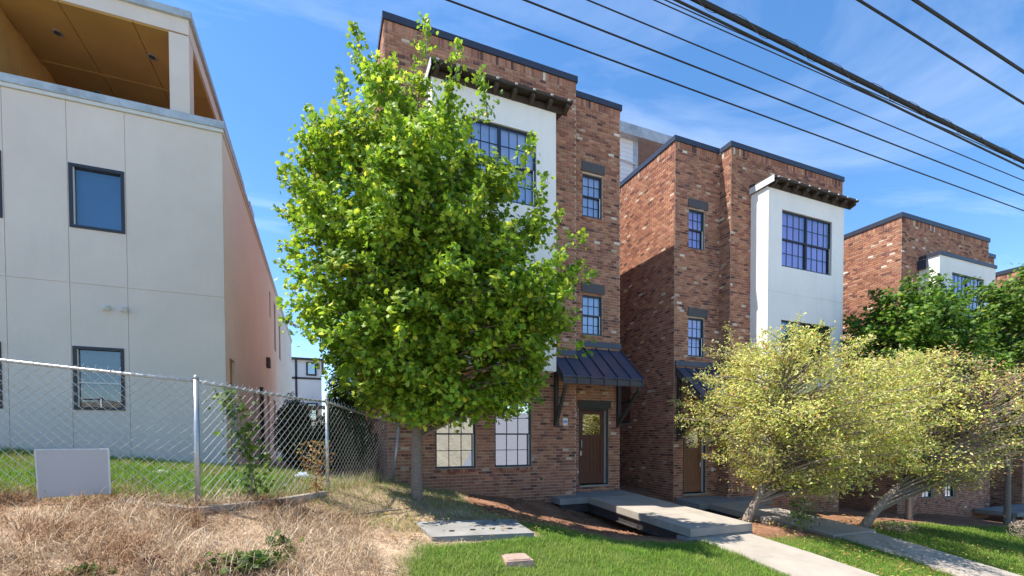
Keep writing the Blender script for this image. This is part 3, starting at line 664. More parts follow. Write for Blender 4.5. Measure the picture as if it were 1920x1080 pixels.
P(h5); tag(h5, 'plain brick house side wall beyond the flat-topped white bay', 'house', 'row of brick houses')

# ------------------------------------------------------------------ grey stucco building on the left
hl = empty('stucco_building', (-1.9, 11.4, -.6)); XL = -1.9; YL = 11.4
cols_ = [(-13.0, -9.7), (-9.7, -7.9), (-7.9, -6.25), (-6.25, -5.35), (-5.35, -4.44), (-4.44, -3.55), (-3.55, XL)]
wins = [(-4.42, -3.57, 4.08, 5.29), (-4.42, -3.63, .61, 1.83), (-6.23, -5.37, 4.08, 5.29), (-6.23, -5.44, .61, 1.83)]
mb = MB(); wall_panel(mb, (-13, YL), (1, 0), (0, -1), 11.1, -2.2, 6.45, shift(wins, -13), .12)
mb.build('front_wall', M['stucco_grey'], hl)
for (a, b) in cols_:
    for (z0, z1) in ((-1.6, 3.03), (3.03, 6.45)):
        p = MB(); oo = [(q[0]-a-.005, q[1]-a-.005, q[2], q[3]) for q in wins if q[0] >= a-.01 and q[1] <= b+.01 and q[2] > z0 and q[3] < z1]
        W_ = b-a-.01; za, zb = z0+.005, z1-.005; yy = YL-.012
        wall_panel(p, (a+.005, yy), (1, 0), (0, -1), W_, za, zb, oo, .012)
        x0, x1 = a+.005, b-.005
        p.quad((x0, YL, za), (x0, yy, za), (x0, yy, zb), (x0, YL, zb)); p.quad((x1, yy, za), (x1, YL, za), (x1, YL, zb), (x1, yy, zb))
        p.quad((x0, yy, za), (x0, YL, za), (x1, YL, za), (x1, yy, za)); p.quad((x0, yy, zb), (x1, yy, zb), (x1, YL, zb), (x0, YL, zb))
        p.build('stucco_panel', M['stucco_grey'], hl)
def box_part(name, m, *a, parent=None): b = MB(); b.box(*a); return b.build(name, M[m], parent)
for i, (a, b, c, d) in enumerate(wins):
    f = MB(); y0, y1 = YL-.03, YL+.1; t = .055
    f.box(a, a+t, y0, y1, c, d); f.box(b-t, b, y0, y1, c, d); f.box(a+t, b-t, y0, y1, d-t, d); f.box(a+t, b-t, y0, y1, c, c+t)
    w = f.build('window', M['frame'], hl)
    box_part('pane', 'glass_dim', a+t, b-t, YL+.04, YL+.046, c+t, d-t, parent=w); box_part('blind', 'curtain_t' if c > 3 else 'curtain_d', a+t-.01, b-t+.01, YL+.15, YL+.16, c+t-.01, d-t+.01, parent=w)
    box_part('jamb_strip', 'white_metal', a+t, a+t+.02, YL+.0, YL+.038, c+t, d-t, parent=w)
    if c < 3: box_part('sash_rail', 'white_metal', a+t+.02, b-t, YL+.01, YL+.036, (c+d)/2-.1, (c+d)/2-.07, parent=w)
# right side wall with openings
side = [(11.85, 12.5, -1.2, 1.85), (20.4, 20.9, 4.9, 5.9), (22.2, 23.0, 3.9, 6.0), (24.5, 25.4, 3.9, 6.0), (19.2, 20.0, -.4, 1.7), (21.5, 22.6, -.4, 1.7), (15.6, 16.3, -.5, 1.5)]
mb = MB(); wall_panel(mb, (XL, YL), (0, 1), (1, 0), 22.6, -2.2, 6.45, [(a-YL, b-YL, c, d) for a, b, c, d in side], .15)
mb.quad((XL, 34, -2), (-13, 34, -2), (-13, 34, 6.4), (XL, 34, 6.4)); mb.quad((-13, 34, -2), (-13, YL, -2), (-13, YL, 6.4), (-13, 34, 6.4))
mb.build('side_wall', M['stucco_tan'], hl)
for i, (a, b, c, d) in enumerate(side):
    if i == 0:
        box_part('side_door', 'door', XL-.14, XL-.1, a, b, c, 1.3, parent=hl); box_part('transom_board', 'ply', XL-.13, XL-.06, a, b, 1.32, d, parent=hl)
    else:
        w = box_part('window', 'frame', XL-.14, XL-.06, a, b, c, d, parent=hl)
        box_part('pane', 'glass_low', XL-.058, XL-.052, a+.07, b-.07, c+.07, d-.07, parent=w)
box_part('wall_vent', 'trim_grey', XL+.002, XL+.12, 19.0, 19.4, 2.7, 3.05, parent=hl)
box_part('downspout', 'trim', XL+.002, XL+.12, 17.0, 17.1, -1.1, 1.75, parent=hl)
# terrace floor, parapet cap
box_part('terrace_floor', 'concrete_dark', -13, XL-.02, YL+.14, 34, 6.2, 6.3, parent=hl)
box_part('parapet_cap', 'white_metal', -13, XL+.03, YL-.05, YL+.2, 6.452, 6.52, parent=hl)
for (a, b) in ((-13, -9), (-8.998, -5.9), (-5.898, -3.6), (-3.598, XL+.05)): box_part('coping', 'coping_grey', a, b, YL-.075, YL+.22, 6.522, 6.67, parent=hl)
box_part('coping', 'coping_grey', XL-.2, XL+.05, YL+.222, 34, 6.522, 6.66, parent=hl); box_part('parapet_cap', 'white_metal', XL-.19, XL+.03, YL+.202, 34, 6.452, 6.52, parent=hl)
# covered terrace: posts, beams, ceiling boards, inner walls, roof
for (a, b, c, d) in ((-2.80, -2.46, YL, YL+.34), (-2.80, -2.46, 17.2, 17.5)): box_part('post', 'stucco_grey', a, b, c, d, 6.3, 8.268, parent=hl)
box_part('beam', 'stucco_grey', -13, -2.46, YL, YL+.34, 8.302, 8.6, parent=hl); box_part('beam', 'stucco_grey', -2.80, -2.46, YL+.342, 17.6, 8.302, 8.6, parent=hl)
for i, (a, b) in enumerate(((-5.6, -4.545), (-4.53, -3.4), (-3.385, -2.5))):
    for (c, d) in ((YL+.03, 13.3), (13.32, 15.4), (15.42, 17.5)): box_part('ceiling_board', 'ply', a, b, c, d, 8.27, 8.3, parent=hl)
box_part('ceiling_trim', 'ply', -5.6, -2.802, 13.27, 13.35, 8.25, 8.268, parent=hl); box_part('ceiling_trim', 'timber', -5.6, -2.802, YL+.342, 17.5, 8.302, 8.32, parent=hl)
for (x, y) in ((-4.89, 12.28), (-3.32, 12.28), (-4.87, 14.02), (-3.3, 14.02)):
    b = MB(); b.tube([(x, y, 8.269), (x, y, 8.255)], .09, 14); o = b.build('ceiling_light', M['galv'], hl)
    b = MB(); b.tube([(x, y, 8.2549), (x, y, 8.2535)], .06, 14); b.build('lens', M['trim'], o)
for k in range(15):
    y0 = YL+.342+k*.41; box_part('wall_board', 'ply', -5.62-(.012 if k % 2 else 0), -5.6-(.012 if k % 2 else 0), y0, y0+.4, 6.3, 8.268, parent=hl)
box_part('inner_wall', 'ply', -13, -5.64, YL+.342, 17.6, 6.3, 8.26, parent=hl); box_part('inner_wall', 'ply', -5.63, -2.82, 17.52, 17.6, 6.3, 8.26, parent=hl)
box_part('roof', 'coping_grey', -13, -2.40, YL-.06, 17.7, 8.602, 8.74, parent=hl)
for (x0, x1, y0, y1, z) in ((-2.55, -2.05, 15.0, 15.6, 7.45), (-2.55, -2.0, 16.3, 17.2, 7.35)):
    o = box_part('rooftop_unit', 'galv', x0, x1, y0, y1, 6.3, z, parent=hl); b = MB(); b.tube([((x0+x1)/2, (y0+y1)/2, z), ((x0+x1)/2, (y0+y1)/2, z+.05)], .2, 12); b.build('fan_guard', M['trim'], o)
for x in (-3.9, -3.62):
    b = MB(); b.box(x-.05, x+.05, YL-.04, YL-.013, 2.56, 2.66); b.tube([(x, YL-.04, 2.61), (x+.05, YL-.13, 2.57)], [.035, .045], 8); b.build('flood_light', M['white_metal'], hl)
P(hl); tag(hl, 'pale grey stucco building with covered ochre-ceilinged roof terrace behind the wire fence', 'building')

# --- white house far down the passage
hf = empty('white_house', (2, 40, -.9))
box_part('wall', 'siding', -3.4, -.1, 40, 48, -1, 6.35, parent=hf)
for (a, b, c, d) in ((-1.2, -.45, 5.15, 6.2), (-1.2, -.4, 1.5, 3)):
    w = box_part('window', 'frame', a, b, 39.93, 39.99, c, d, parent=hf); box_part('pane', 'glass', a+.13, b-.13, 39.915, 39.925, c+.13, d-.13, parent=hf and w)
box_part('trim_band', 'trim', -3.4, -.1, 39.95, 39.995, 4.85, 5.0, parent=hf); box_part('corner_board', 'trim', -2.0, -1.85, 39.95, 39.994, 2.2, 6.34, parent=hf); box_part('roof', 'trim', -3.7, .1, 39.7, 48.3, 6.35, 6.5, parent=hf)
box_part('porch_roof', 'trim', -1.7, .3, 38.4, 39.9, 2.5, 2.7, parent=hf)
P(hf); tag(hf, 'white house with dark trim far down the passage between the buildings', 'house')

# ------------------------------------------------------------------ footbridges, walks, pad, cover
def bridge(label, x0, x1, xa, xb, yw, yporch, ye, zw, ze, parent_name='footbridge'):
    """walkway x0..x1 from porch to ye, porch xa..xb from wall yw to yporch"""
    o = empty(parent_name, ((x0+x1)/2, ye, ze-.3)); T = .16
    zf = lambda y: zw+(ze-zw)*(yw-y)/(yw-ye)
    def slab(name, a, b, c, d, m):
        k = MB(); k.hexa([(a, c, zf(c)-T), (b, c, zf(c)-T), (b, d, zf(d)-T), (a, d, zf(d)-T)], [(a, c, zf(c)), (b, c, zf(c)), (b, d, zf(d)), (a, d, zf(d))]); return k.build(name, M[m], o)
    slab('porch_slab', xa, xb, yporch, yw-.46 if False else yw-.02, 'concrete_dark')
    n = 3; L_ = (yporch-ye)/n
    for i in range(n): slab('deck_slab', x0, x1, ye+i*L_+.004, ye+(i+1)*L_-.004, 'concrete')
    for x in (x0+.06, x1-.06):
        k = MB()
        for (w, za, zb) in ((.06, -T-.022, -T-.002), (.006, -T-.2, -T-.022), (.06, -T-.222, -T-.2)):
            k.hexa([(x-w, ye+.25, zf(ye+.25)+za), (x+w, ye+.25, zf(ye+.25)+za), (x+w, yporch+.05, zf(yporch+.05)+za), (x-w, yporch+.05, zf(yporch+.05)+za)], [(x-w, ye+.25, zf(ye+.25)+zb), (x+w, ye+.25, zf(ye+.25)+zb), (x+w, yporch+.05, zf(yporch+.05)+zb), (x-w, yporch+.05, zf(yporch+.05)+zb)])
        k.build('steel_beam', M['steel'], o)
    k = MB(); z = zf(yporch)-T
    for (w, za, zb) in ((.06, -.022, -.002), (.006, -.2, -.022), (.06, -.222, -.2)): k.box(xa+.08, xb-.08, yporch+.12-w, yporch+.12+w, z+za, z+zb)
    k.build('steel_beam', M['steel'], o)
    k = MB(); k.box(x0-.03, x1+.03, ye+.02, ye+.35, ze-.75, zf(ye+.3)-T-.03); k.build('abutment', M['concrete_dark'], o)
    P(o); tag(o, label, 'footbridge', 'concrete footbridges to the front doors')
    return o
bridge('concrete footbridge on steel beams leading to the plank door beside the number plate', 6.6, 8.25, 5.72, 8.25, 11.63, 10.72, 6.98, -1.50, -1.745)
bridge('shaded concrete footbridge leading to the door behind the yellow-leaved trees', 10.75, 12.3, 10.35, 13.4, 11.63, 10.6, 6.95, -1.86, -2.19)
def walk(label, x0, x1, ya, yb):
    n = 5
    o = empty('walkway', ((x0+x1)/2, ya, Hs((x0+x1)/2, ya)))
    for i in range(n):
        a = ya+(yb-ya)*i/n+.006; b = ya+(yb-ya)*(i+1)/n-.006
        za = max(Hs(x0, a), Hs(x1, a))+.045; zb = max(Hs(x0, b), Hs(x1, b))+.045
        k = MB(); k.hexa([(x0, b, zb-.2), (x1, b, zb-.2), (x1, a, za-.2), (x0, a, za-.2)], [(x0, b, zb), (x1, b, zb), (x1, a, za), (x0, a, za)]); k.build('slab', M['concrete'], o)
    P(o); tag(o, label, 'walkway', kind='structure')
walk('sunlit concrete walk running from the plank-door footbridge to the street', 6.75, 8.17, 7.0, .4)
walk('leaf-shaded concrete walk running from the shaded footbridge to the street', 10.85, 12.2, 6.95, .4)

o = empty('porch', (27, 10, -3.4)); zp = -3.02
k = MB(); k.box(25.9, 31.5, 9.5, Y4-.05, zp-.16, zp); k.build('porch_slab', M['concrete_dark'], o)
for x in (26.2, 28.5, 31): k = MB(); k.box(x-.1, x+.1, 9.7, 9.9, zp-1.2, zp-.162); k.build('pier', M['concrete_dark'], o)
P(o); tag(o, 'low concrete porch slab at the foot of the flat-topped bay house', 'porch')

o = empty('concrete_pad', (2.2, 7, -1.4))
zz = -1.375
k = MB(); k.hexa([(1.42, 6.5, zz-.3), (2.88, 6.2, zz-.3), (3.02, 7.35, zz-.3), (1.38, 7.76, zz-.3)], [(1.42, 6.5, zz), (2.88, 6.2, zz), (3.02, 7.35, zz+.01), (1.38, 7.76, zz+.02)]); k.build('slab', M['concrete_dark'], o)
for x, y in ((1.78, 6.78), (2.1, 6.75), (2.4, 6.7), (2.66, 6.62)):
    k = MB(); k.tube([(x, y, zz+.012), (x, y, zz+.004)], .045, 12); k.build('lifting_hole', M['dark'], o)
P(o); tag(o, 'flat grey concrete pad with four lifting holes set in the lawn under the maple', 'concrete pad')
bz_ = Hs(2.3, 5.45)
o = empty('valve_cover', (2.3, 5.45, bz_))
k = MB(); k.hexa([(2.08, 5.32, bz_-.1), (2.47, 5.27, bz_-.1), (2.5, 5.66, bz_-.1), (2.14, 5.7, bz_-.1)], [(2.1, 5.34, bz_+.055), (2.45, 5.29, bz_+.055), (2.48, 5.64, bz_+.06), (2.16, 5.68, bz_+.06)]); k.build('box', M['cover'], o)
k = MB(); k.hexa([(2.125, 5.365, bz_+.058), (2.425, 5.32, bz_+.058), (2.45, 5.61, bz_+.06), (2.185, 5.65, bz_+.06)], [(2.13, 5.37, bz_+.07), (2.42, 5.325, bz_+.07), (2.445, 5.6, bz_+.075), (2.19, 5.64, bz_+.075)]); k.build('lid', M['cover'], o)
P(o); tag(o, 'small square valve box with a rusty pink lid in the green lawn', 'valve box')
o = empty('kerb', (-1, 6.2, -.8)); 
pts = [(-2.1, 6.42), (-1.35, 6.2), (-.6, 7.2), (.0, 8.15)]
for i in range(3):
    (a, b), (c, d) = pts[i], pts[i+1]; k = MB(); dx, dy = c-a, d-b; l_ = math.hypot(dx, dy); nx_, ny_ = -dy/l_*.07, dx/l_*.07
    z0, z1 = Hs(a, b)+.06, Hs(c, d)+.06
    k.hexa([(a-nx_, b-ny_, z0-.25), (c-nx_, d-ny_, z1-.25), (c+nx_, d+ny_, z1-.25), (a+nx_, b+ny_, z0-.25)], [(a-nx_, b-ny_, z0), (c-nx_, d-ny_, z1), (c+nx_, d+ny_, z1), (a+nx_, b+ny_, z0)]); k.build('edging', M['concrete'], o)
P(o); tag(o, 'low pale edging strip along the foot of the wire fence', 'kerb')

# ------------------------------------------------------------------ chain link fence
fence = empty('chain_link_fence', (-1.38, 6.44, -.77))
posts = [(-9.2, 6.6, -.42, 1.25), (-5.6, 6.95, -.5, 1.17), (-1.38, 6.44, -.82, .735), (.06, 8.48, -.87, .69)]
last = ((1.47, 10.98, -1.05), (1.64, 10.95, .38))
tops = []
for (x, y, z0, z1) in posts:
    b = MB(); b.tube([(x, y, z0-.2), (x, y, z1)], .03, 10); b.tube([(x, y, z1), (x, y, z1+.04)], [.036, .012], 10); b.build('post', M['galv'], fence, True); tops.append(((x, y, z0), (x, y, z1-.03)))
b = MB(); b.tube([last[0], last[1]], .03, 10); b.build('post', M['galv'], fence, True); tops.append(last)
bowed = []
for i in range(len(tops)-1):
    (b0, t0), (b1, t1) = tops[i], tops[i+1]
    b0, t0, b1, t1 = map(Vector, (b0, t0, b1, t1))
    b = MB(); pts = []
    for k in range(7):
        q = k/6; p = t0.lerp(t1, q); p.z -= .02*math.sin(q*math.pi); pts.append(p)
    b.tube(pts, .018, 8); b.build('top_rail', M['galv'], fence, True)
    L_ = (t1-t0).length; Hh = (t0-b0).length; du = .115; nu = int(L_/du); nv = int(Hh/.11)
    nrm = (b1-b0).cross(Vector((0, 0, 1))).normalized()
    grnd = [Hs(*b0.lerp(b1, k/20).xy)+.03 for k in range(21)]
    def pt(u, v):
        q = min(max(u/nu, 0), 1); w = v/nv
        bb = b0.lerp(b1, q); tt = t0.lerp(t1, q); tt.z += .035-.02*math.sin(q*math.pi)
        bb.z = max(bb.z, grnd[int(q*20)])
        return bb.lerp(tt, w)+nrm*(.028+.02*math.sin(q*9+w*3)*.5)
    m = MB()
    for s in (1, -1):
        for k in range(-nv, nu+nv+1):
            seg = []
            for v in range(nv+1):
                u = k+s*v*1.0 if s > 0 else k-v*1.0
                if 0 <= u <= nu: seg.append(pt(u, v)+nrm*(.004*s*(1 if v % 2 else -1)))
            if len(seg) > 1:
                pts2 = [Vector(p) for p in seg]
                m.tube(pts2,  .0026, 3, False)
    for k in range(nu):
        p = pt(k+.5, nv); m.tube([p+Vector((0, 0, -.03)), p+Vector((.012, .01, .03))], .0035, 3, False)
    m.build('wire_mesh', M['galv'], fence)
P(fence); tag(fence, 'galvanised chain link fence curving from the grey building lot to the brick house', 'fence')
# blank sign tied to the fence
fd = (Vector((-1.38, 6.44, 0))-Vector((-5.6, 6.95, 0))).normalized(); fnv = fd.cross(Vector((0, 0, 1)))
def fpt(x, z, o_=.0):
    t = (x+5.6)/4.22; return Vector((x, 6.95-.51*t, z))+Vector((fnv.x, fnv.y, 0))*o_
o = empty('sign', (-2.9, 6.6, -.6))
a0, a1 = -2.84, -2.2; zb, zt_ = -.585, -.085
k = MB(); k.hexa([fpt(a0, zb-.02, .085), fpt(a1, zb, .085), fpt(a1, zb, .07), fpt(a0, zb-.02, .07)], [fpt(a0-.02, zt_, .085), fpt(a1-.01, zt_, .085), fpt(a1-.01, zt_, .07), fpt(a0-.02, zt_, .07)]); k.build('panel', M['sign'], o)
k = MB(); k.tube([fpt(a0+.0, zb-.06, .08), fpt(a0-.025, zt_+.005, .08)], .009, 6); k.tube([fpt(a1, zb, .08), fpt(a1-.008, zt_+.005, .08)], .009, 6); k.tube([fpt(a0-.025, zt_, .08), fpt(a1-.008, zt_, .08)], .007, 6); k.build('edge_trim', M['white_metal'], o)
for (x, z) in ((a0+.06, zt_-.04), (a1-.06, zt_-.04), (a0+.06, zb+.05), (a1-.06, zb+.05)):
    k = MB(); k.tube([fpt(x, z, .092), fpt(x+.004, z+.01, .02)], .006, 5); k.build('cable_tie', M['galv'], o)
P(o); tag(o, 'blank grey rectangular sign panel hung low on the wire fence', 'sign')

# ------------------------------------------------------------------ overhead cables
def cable(y, z, r, label, bundle=False, wav=0, tilt=0):
    r *= .87
    pts = []
    for i in range(61):
        x = -32+i*1.6; s = ((x-12)/44)**2
        pts.append((x, y+.0*x, z+.18*s+tilt*(x-6)*max(0, 1-abs(x-6)/60)+wav*math.sin(x*.55)))
    b = MB(); b.tube(pts, r, 6); o = b.build('power_cable', M['cable'], None, True)
    if bundle:
        k = MB(); q = []
        for i in range(1400):
            x = -20+i*.045; s = ((x-12)/44)**2; a = x*9; q.append((x, y+.033*math.cos(a), z+.18*s+tilt*(x-6)*max(0, 1-abs(x-6)/60)+.033*math.sin(a)))
        k.tube(q, .0028, 3); k.build('lashing_wire', M['trim_grey'], o)
        k = MB(); k.tube([(p[0], p[1]+.04, p[2]-.047) for p in pts], .012, 6); k.build('second_strand', M['cable'], o)
    tag(o, label, 'cable', 'overhead cables along the street')
cable(5.25, 5.01, .012, 'lowest thin black overhead cable, nearest the house fronts')
cable(4.88, 4.97, .012, 'thin black overhead cable, second from the house fronts')
cable(4.5, 4.85, .009, 'thin black overhead cable, third from the house fronts')
cable(3.75, 4.352, .0065, 'upper of the two closely paired hair-thin overhead cables')
cable(3.765, 4.322, .0065, 'lower of the two closely paired hair-thin overhead cables')
cable(3.38, 3.985, .03, 'thick lashed bundle of black overhead cables', True, tilt=-.026)
cable(2.63, 3.71, .013, 'wavy black overhead cable on the street side of the thick bundle', wav=.02, tilt=-.035)
cable(2.4, 3.66, .016, 'black twisted overhead cable farthest from the house fronts', tilt=-.035)

# ------------------------------------------------------------------ foliage
def leaf_mesh(pos, nrm, size, cols, shape, g):
    n = len(pos)
    nrm = nrm/np.linalg.norm(nrm, axis=1, keepdims=True)
    rv = g.normal(size=(n, 3)); t = rv-(rv*nrm).sum(1, keepdims=True)*nrm; t /= np.linalg.norm(t, axis=1, keepdims=True); b = np.cross(nrm, t)
    T, F = shape; k = len(T)
    s = size[:, None, None]
    V = pos[:, None, :]+s*(T[None, :, 0:1]*t[:, None, :]+T[None, :, 1:2]*b[:, None, :]+T[None, :, 2:3]*nrm[:, None, :])
    FF = (F[None]+(np.arange(n)*k)[:, None, None]).reshape(-1, F.shape[1])
    return V.reshape(-1, 3), FF, np.repeat(cols, k, 0)
def maple():
    r = [(0, .1), (.25, .1), (.55, .32), (.36, .38), (.48, .72), (.2, .6), (0, 1.0)]
    pts = r+[(-x, y) for x, y in r[-2:0:-1]]
    V = [(0, .35, .0)]+[(x, y, -.22*abs(x)-.12*y*y) for x, y in pts]; n = len(pts)
    F = [(0, 1+i, 1+(i+1) % n) for i in range(n)]
    return np.array(V, float)-np.array([0, .4, 0]), np.array(F)
def oval():
    V = [(0, 0, 0), (.2, .35, .06), (.16, .7, .04), (0, 1, -.12), (-.16, .7, .04), (-.2, .35, .06), (0, .5, 0)]
    F = [(6, 0, 1), (6, 1, 2), (6, 2, 3), (6, 3, 4), (6, 4, 5), (6, 5, 0)]
    return np.array(V, float)-np.array([0, .4, 0]), np.array(F)
MAPLE, OVAL = maple(), oval()
Rr = np.array([rt.x, rt.y, 0]); Rr /= np.linalg.norm(Rr); Dd = np.array([-Rr[1], Rr[0], 0])   # crown axes: along the picture, into depth

def tree(name, label, cat, group, base, trunk, env, n_bough, n_clu, n_leaf, lsize, shape, pal, pw, seed, bark, bough_r=.55, spread=.15, tips=(), bare=None, depth=.85, low_limb=.25, twig_r=.006, flat=.6, limb_r=.045, shoots=0, shoot_len=.5, shoot_up=.8, clump=.45):
    """trunk: [(a, b, z, r)] relative to base in crown axes; env(z)->(lo, hi) crown limits along a"""
    g = np.random.default_rng(seed); base = np.array(base, float)
    W3 = lambda a, b, z: base+Rr*a+Dd*b+np.array([0, 0, z])
    root = empty(name, tuple(base))
    tp = [W3(a, b, z)-base for a, b, z, r in trunk]; tr = [r for *_, r in trunk]
    mbt = MB(); mbt.tube(tp, tr, 12)
    th = np.array([t[2] for t in trunk]); zs_e = np.array([e[0] for e in env]); lo = np.array([e[1] for e in env]); hi = np.array([e[2] for e in env])
    wid = (hi-lo); cdf = np.cumsum(wid**1.6); cdf = cdf/cdf[-1]
    limbs_pts = []; leaves_p = []; leaves_n = []; leaves_c = []; leaves_s = []
    mbl = MB(); mbw = MB()
    cen = np.array([np.interp(t, th, [q[0] for q in trunk]) for t in th])
    boughs = []
    tries = 0
    while len(boughs) < n_bough and tries < n_bough*60:
        tries += 1
        z = np.interp(g.random(), np.r_[0, cdf], np.r_[zs_e[0], zs_e]); l_, h_ = np.interp(z, zs_e, lo), np.interp(z, zs_e, hi)
        c = (l_+h_)/2; w = (h_-l_)/2; rr = g.random()**.42; an = g.random()*2*math.pi
        a = c+w*rr*math.cos(an)*.93; b = min(w, 2.6)*depth*rr*math.sin(an)
        p = np.array([a, b, z])
        if any(np.linalg.norm((p-q)*np.array([1, 1, 1.3])) < bough_r*.62 for q, _ in boughs[-400:]): continue
        boughs.append((p, w))
    boughs.sort(key=lambda q: q[0][2])
    for (p, w) in boughs:
        a, b, z = p; size = bough_r*(.7+.6*g.random())*min(1, .35+w/1.6)
        # limb from the trunk
        zt0 = max(th[-1]*.12, min(z-.25-.35*math.hypot(a, b)*(.3+.5*g.random()), th[-1]*.97)); zt0 = max(zt0, th[1]*(1+low_limb*g.random()))
        s0 = np.array([np.interp(zt0, th, [q[0] for q in trunk]), np.interp(zt0, th, [q[1] for q in trunk]), zt0])
        mid = s0*.45+p*.55+np.array([0, 0, .12*np.linalg.norm(p-s0)])+g.normal(size=3)*.08
        pts = [(1-t)**2*s0+2*t*(1-t)*mid+t*t*p for t in np.linspace(0, 1, 6)]
        Ln = np.linalg.norm(p-s0); r0_ = min(limb_r, .012+.012*Ln)
        mbl.tube([W3(*q)-base for q in pts], list(np.linspace(r0_, .008, 6)), 5, False)
        out_ = np.array([a-np.interp(z, th, [q[0] for q in trunk]), b, 0.]); out_ = out_/(np.linalg.norm(out_)+1e-6)
        bt = .75+.5*g.random(); bsel = g.random()
        bw = bare(p) if bare else 1.0
        nc = max(3, int(n_clu*(.6+.8*g.random())*size/bough_r))
        for k in range(nc):
            d = g.normal(size=3)*np.array([size*clump, size*clump, size*clump*flat]); q = p+d
            q[2] = max(q[2], zs_e[0]-.1)
            sidx = pts[3+int(g.integers(0, 3))]
            mbw.tube([W3(*sidx)-base, W3(*(sidx*.4+q*.6+np.array([0, 0, .03])))-base, W3(*q)-base], [twig_r, twig_r*.8, twig_r*.5], 3, False)
            m_ = int(n_leaf*(.6+.8*g.random())*bw)
            if m_ < 1: continue
            lp = q+g.normal(size=(m_, 3))*np.array([spread, spread, spread*.75])
            nn = g.normal(size=(m_, 3))*.55+np.array([0, 0, .75])+out_*.35+d/size*.3
            ci = g.choice(len(pal), m_, p=pw); cc = pal[ci]*(.75+.5*g.random((m_, 1)))*bt
            if bw < .6: cc[g.random(m_) < .6] = (.42, .25, .12)
            leaves_p.append(lp); leaves_n.append(nn); leaves_c.append(cc); leaves_s.append(lsize*(.65+.6*g.random(m_)))
    tips = list(tips)
    outer = [q for q in boughs]
    for k in range(shoots):
        p, w = outer[int(g.integers(0, len(outer)))]
        if bare and g.random() > bare(p): continue
        ax = np.array([np.interp(p[2], th, [q[0] for q in trunk]), 0]); o2 = np.array([p[0]-ax[0], p[1]]); o2 = o2/(np.linalg.norm(o2)+1e-6)
        ln_ = shoot_len*(.5+.9*g.random()); dd = np.array([o2[0]*.75+g.normal()*.3, o2[1]*.75+g.normal()*.3, shoot_up*(.4+.8*g.random())]); dd /= np.linalg.norm(dd)
        tips.append((p, p+dd*(ln_+bough_r*.5)))
    for tp_ in tips:                 # upright leafy shoots breaking the outline
        if len(tp_) == 5: a0, z0, a1, z1, bb = tp_; s0 = np.array([a0, bb, z0]); e0 = np.array([a1, bb+.1, z1])
        else: s0, e0 = tp_
        n_ = int(np.linalg.norm(e0-s0)/.045)
        mbw.tube([W3(*s0)-base, W3(*(s0*.5+e0*.5+np.array([.03, 0, 0])))-base, W3(*e0)-base], [.012, .009, .004], 4, False)
        for k in range(n_):
            t = k/n_; q = s0*(1-t)+e0*t; m_ = 5; lp = q+g.normal(size=(m_, 3))*(.11*(1-t)+.035)*(lsize/.12)**.5
            ci = g.choice(len(pal), m_, p=pw); cc = pal[ci]*(.8+.5*g.random((m_, 1)))
            leaves_p.append(lp); leaves_n.append(g.normal(size=(m_, 3))+np.array([0, 0, .6])); leaves_c.append(cc); leaves_s.append(lsize*(.55+.5*g.random(m_)))
    tk = mbt.build('trunk', M[bark], root, True)
    mbl.build('limbs', M[bark], root, True)
    tw = mbw.build('twigs', M[bark], root); tw['kind'] = 'stuff'
    lp = np.concatenate(leaves_p); ln = np.concatenate(leaves_n); lc = np.concatenate(leaves_c); ls = np.concatenate(leaves_s)
    # crown axes -> world for both positions and normals
    wp = lp[:, :1]*Rr+lp[:, 1:2]*Dd; wp[:, 2] += lp[:, 2]
    wn = ln[:, :1]*Rr+ln[:, 1:2]*Dd; wn[:, 2] += ln[:, 2]
    V, F, C = leaf_mesh(wp, wn, ls, lc, shape, g)
    cr_ = link('crown', new_mesh('crown', V, F, C), M['leaf'], root); cr_['kind'] = 'stuff'
    tag(root, label, cat, group)
    return root

s1 = 8.715/866
def e1(rows, x0, s, zb): return [((835-y)*s-zb, (l_-x0)*s, (h_-x0)*s) for y, l_, h_ in rows]
TB = (1.62, 8.75, -1.2)
rows1 = [(785, 745, 900), (770, 690, 985), (740, 650, 1025), (700, 610, 1040), (650, 590, 1050), (600, 560, 1065), (560, 580, 1070), (520, 590, 1050), (470, 580, 1035), (420, 575, 1000), (380, 585, 965), (340, 590, 935), (300, 610, 900), (250, 640, 870), (200, 675, 855), (178, 690, 842)]
zb1 = -1.2
palg = np.array([(.155, .27, .024), (.235, .365, .028), (.36, .47, .036), (.52, .57, .06), (.10, .19, .028), (.70, .56, .06)]); pwg = np.array([.25, .29, .25, .1, .1, .01]); pwg /= pwg.sum()
tx = lambda x: (x-782)*s1
tzv = lambda y: (835-y)*s1+1.2
tips1 = [(tx(680), tzv(130), tx(667), tzv(48), .1), (tx(810), tzv(150), tx(806), tzv(62), -.2), (tx(858), tzv(170), tx(864), tzv(92), 0), (tx(605), tzv(310), tx(577), tzv(228), .2), (tx(570), tzv(400), tx(527), tzv(322), 0), (tx(575), tzv(420), tx(522), tzv(392), .2), (tx(920), tzv(260), tx(905), tzv(168), -.3), (tx(980), tzv(350), tx(1000), tzv(280), -.3), (tx(1010), tzv(380), tx(1030), tzv(330), .1), (tx(1060), tzv(470), tx(1103), tzv(450), 0), (tx(1075), tzv(540), tx(1118), tzv(530), -.2), (tx(560), tzv(620), tx(518), tzv(600), .1), (tx(740), tzv(150), tx(735), tzv(105), .3), (tx(650), tzv(200), tx(635), tzv(130), .2)]
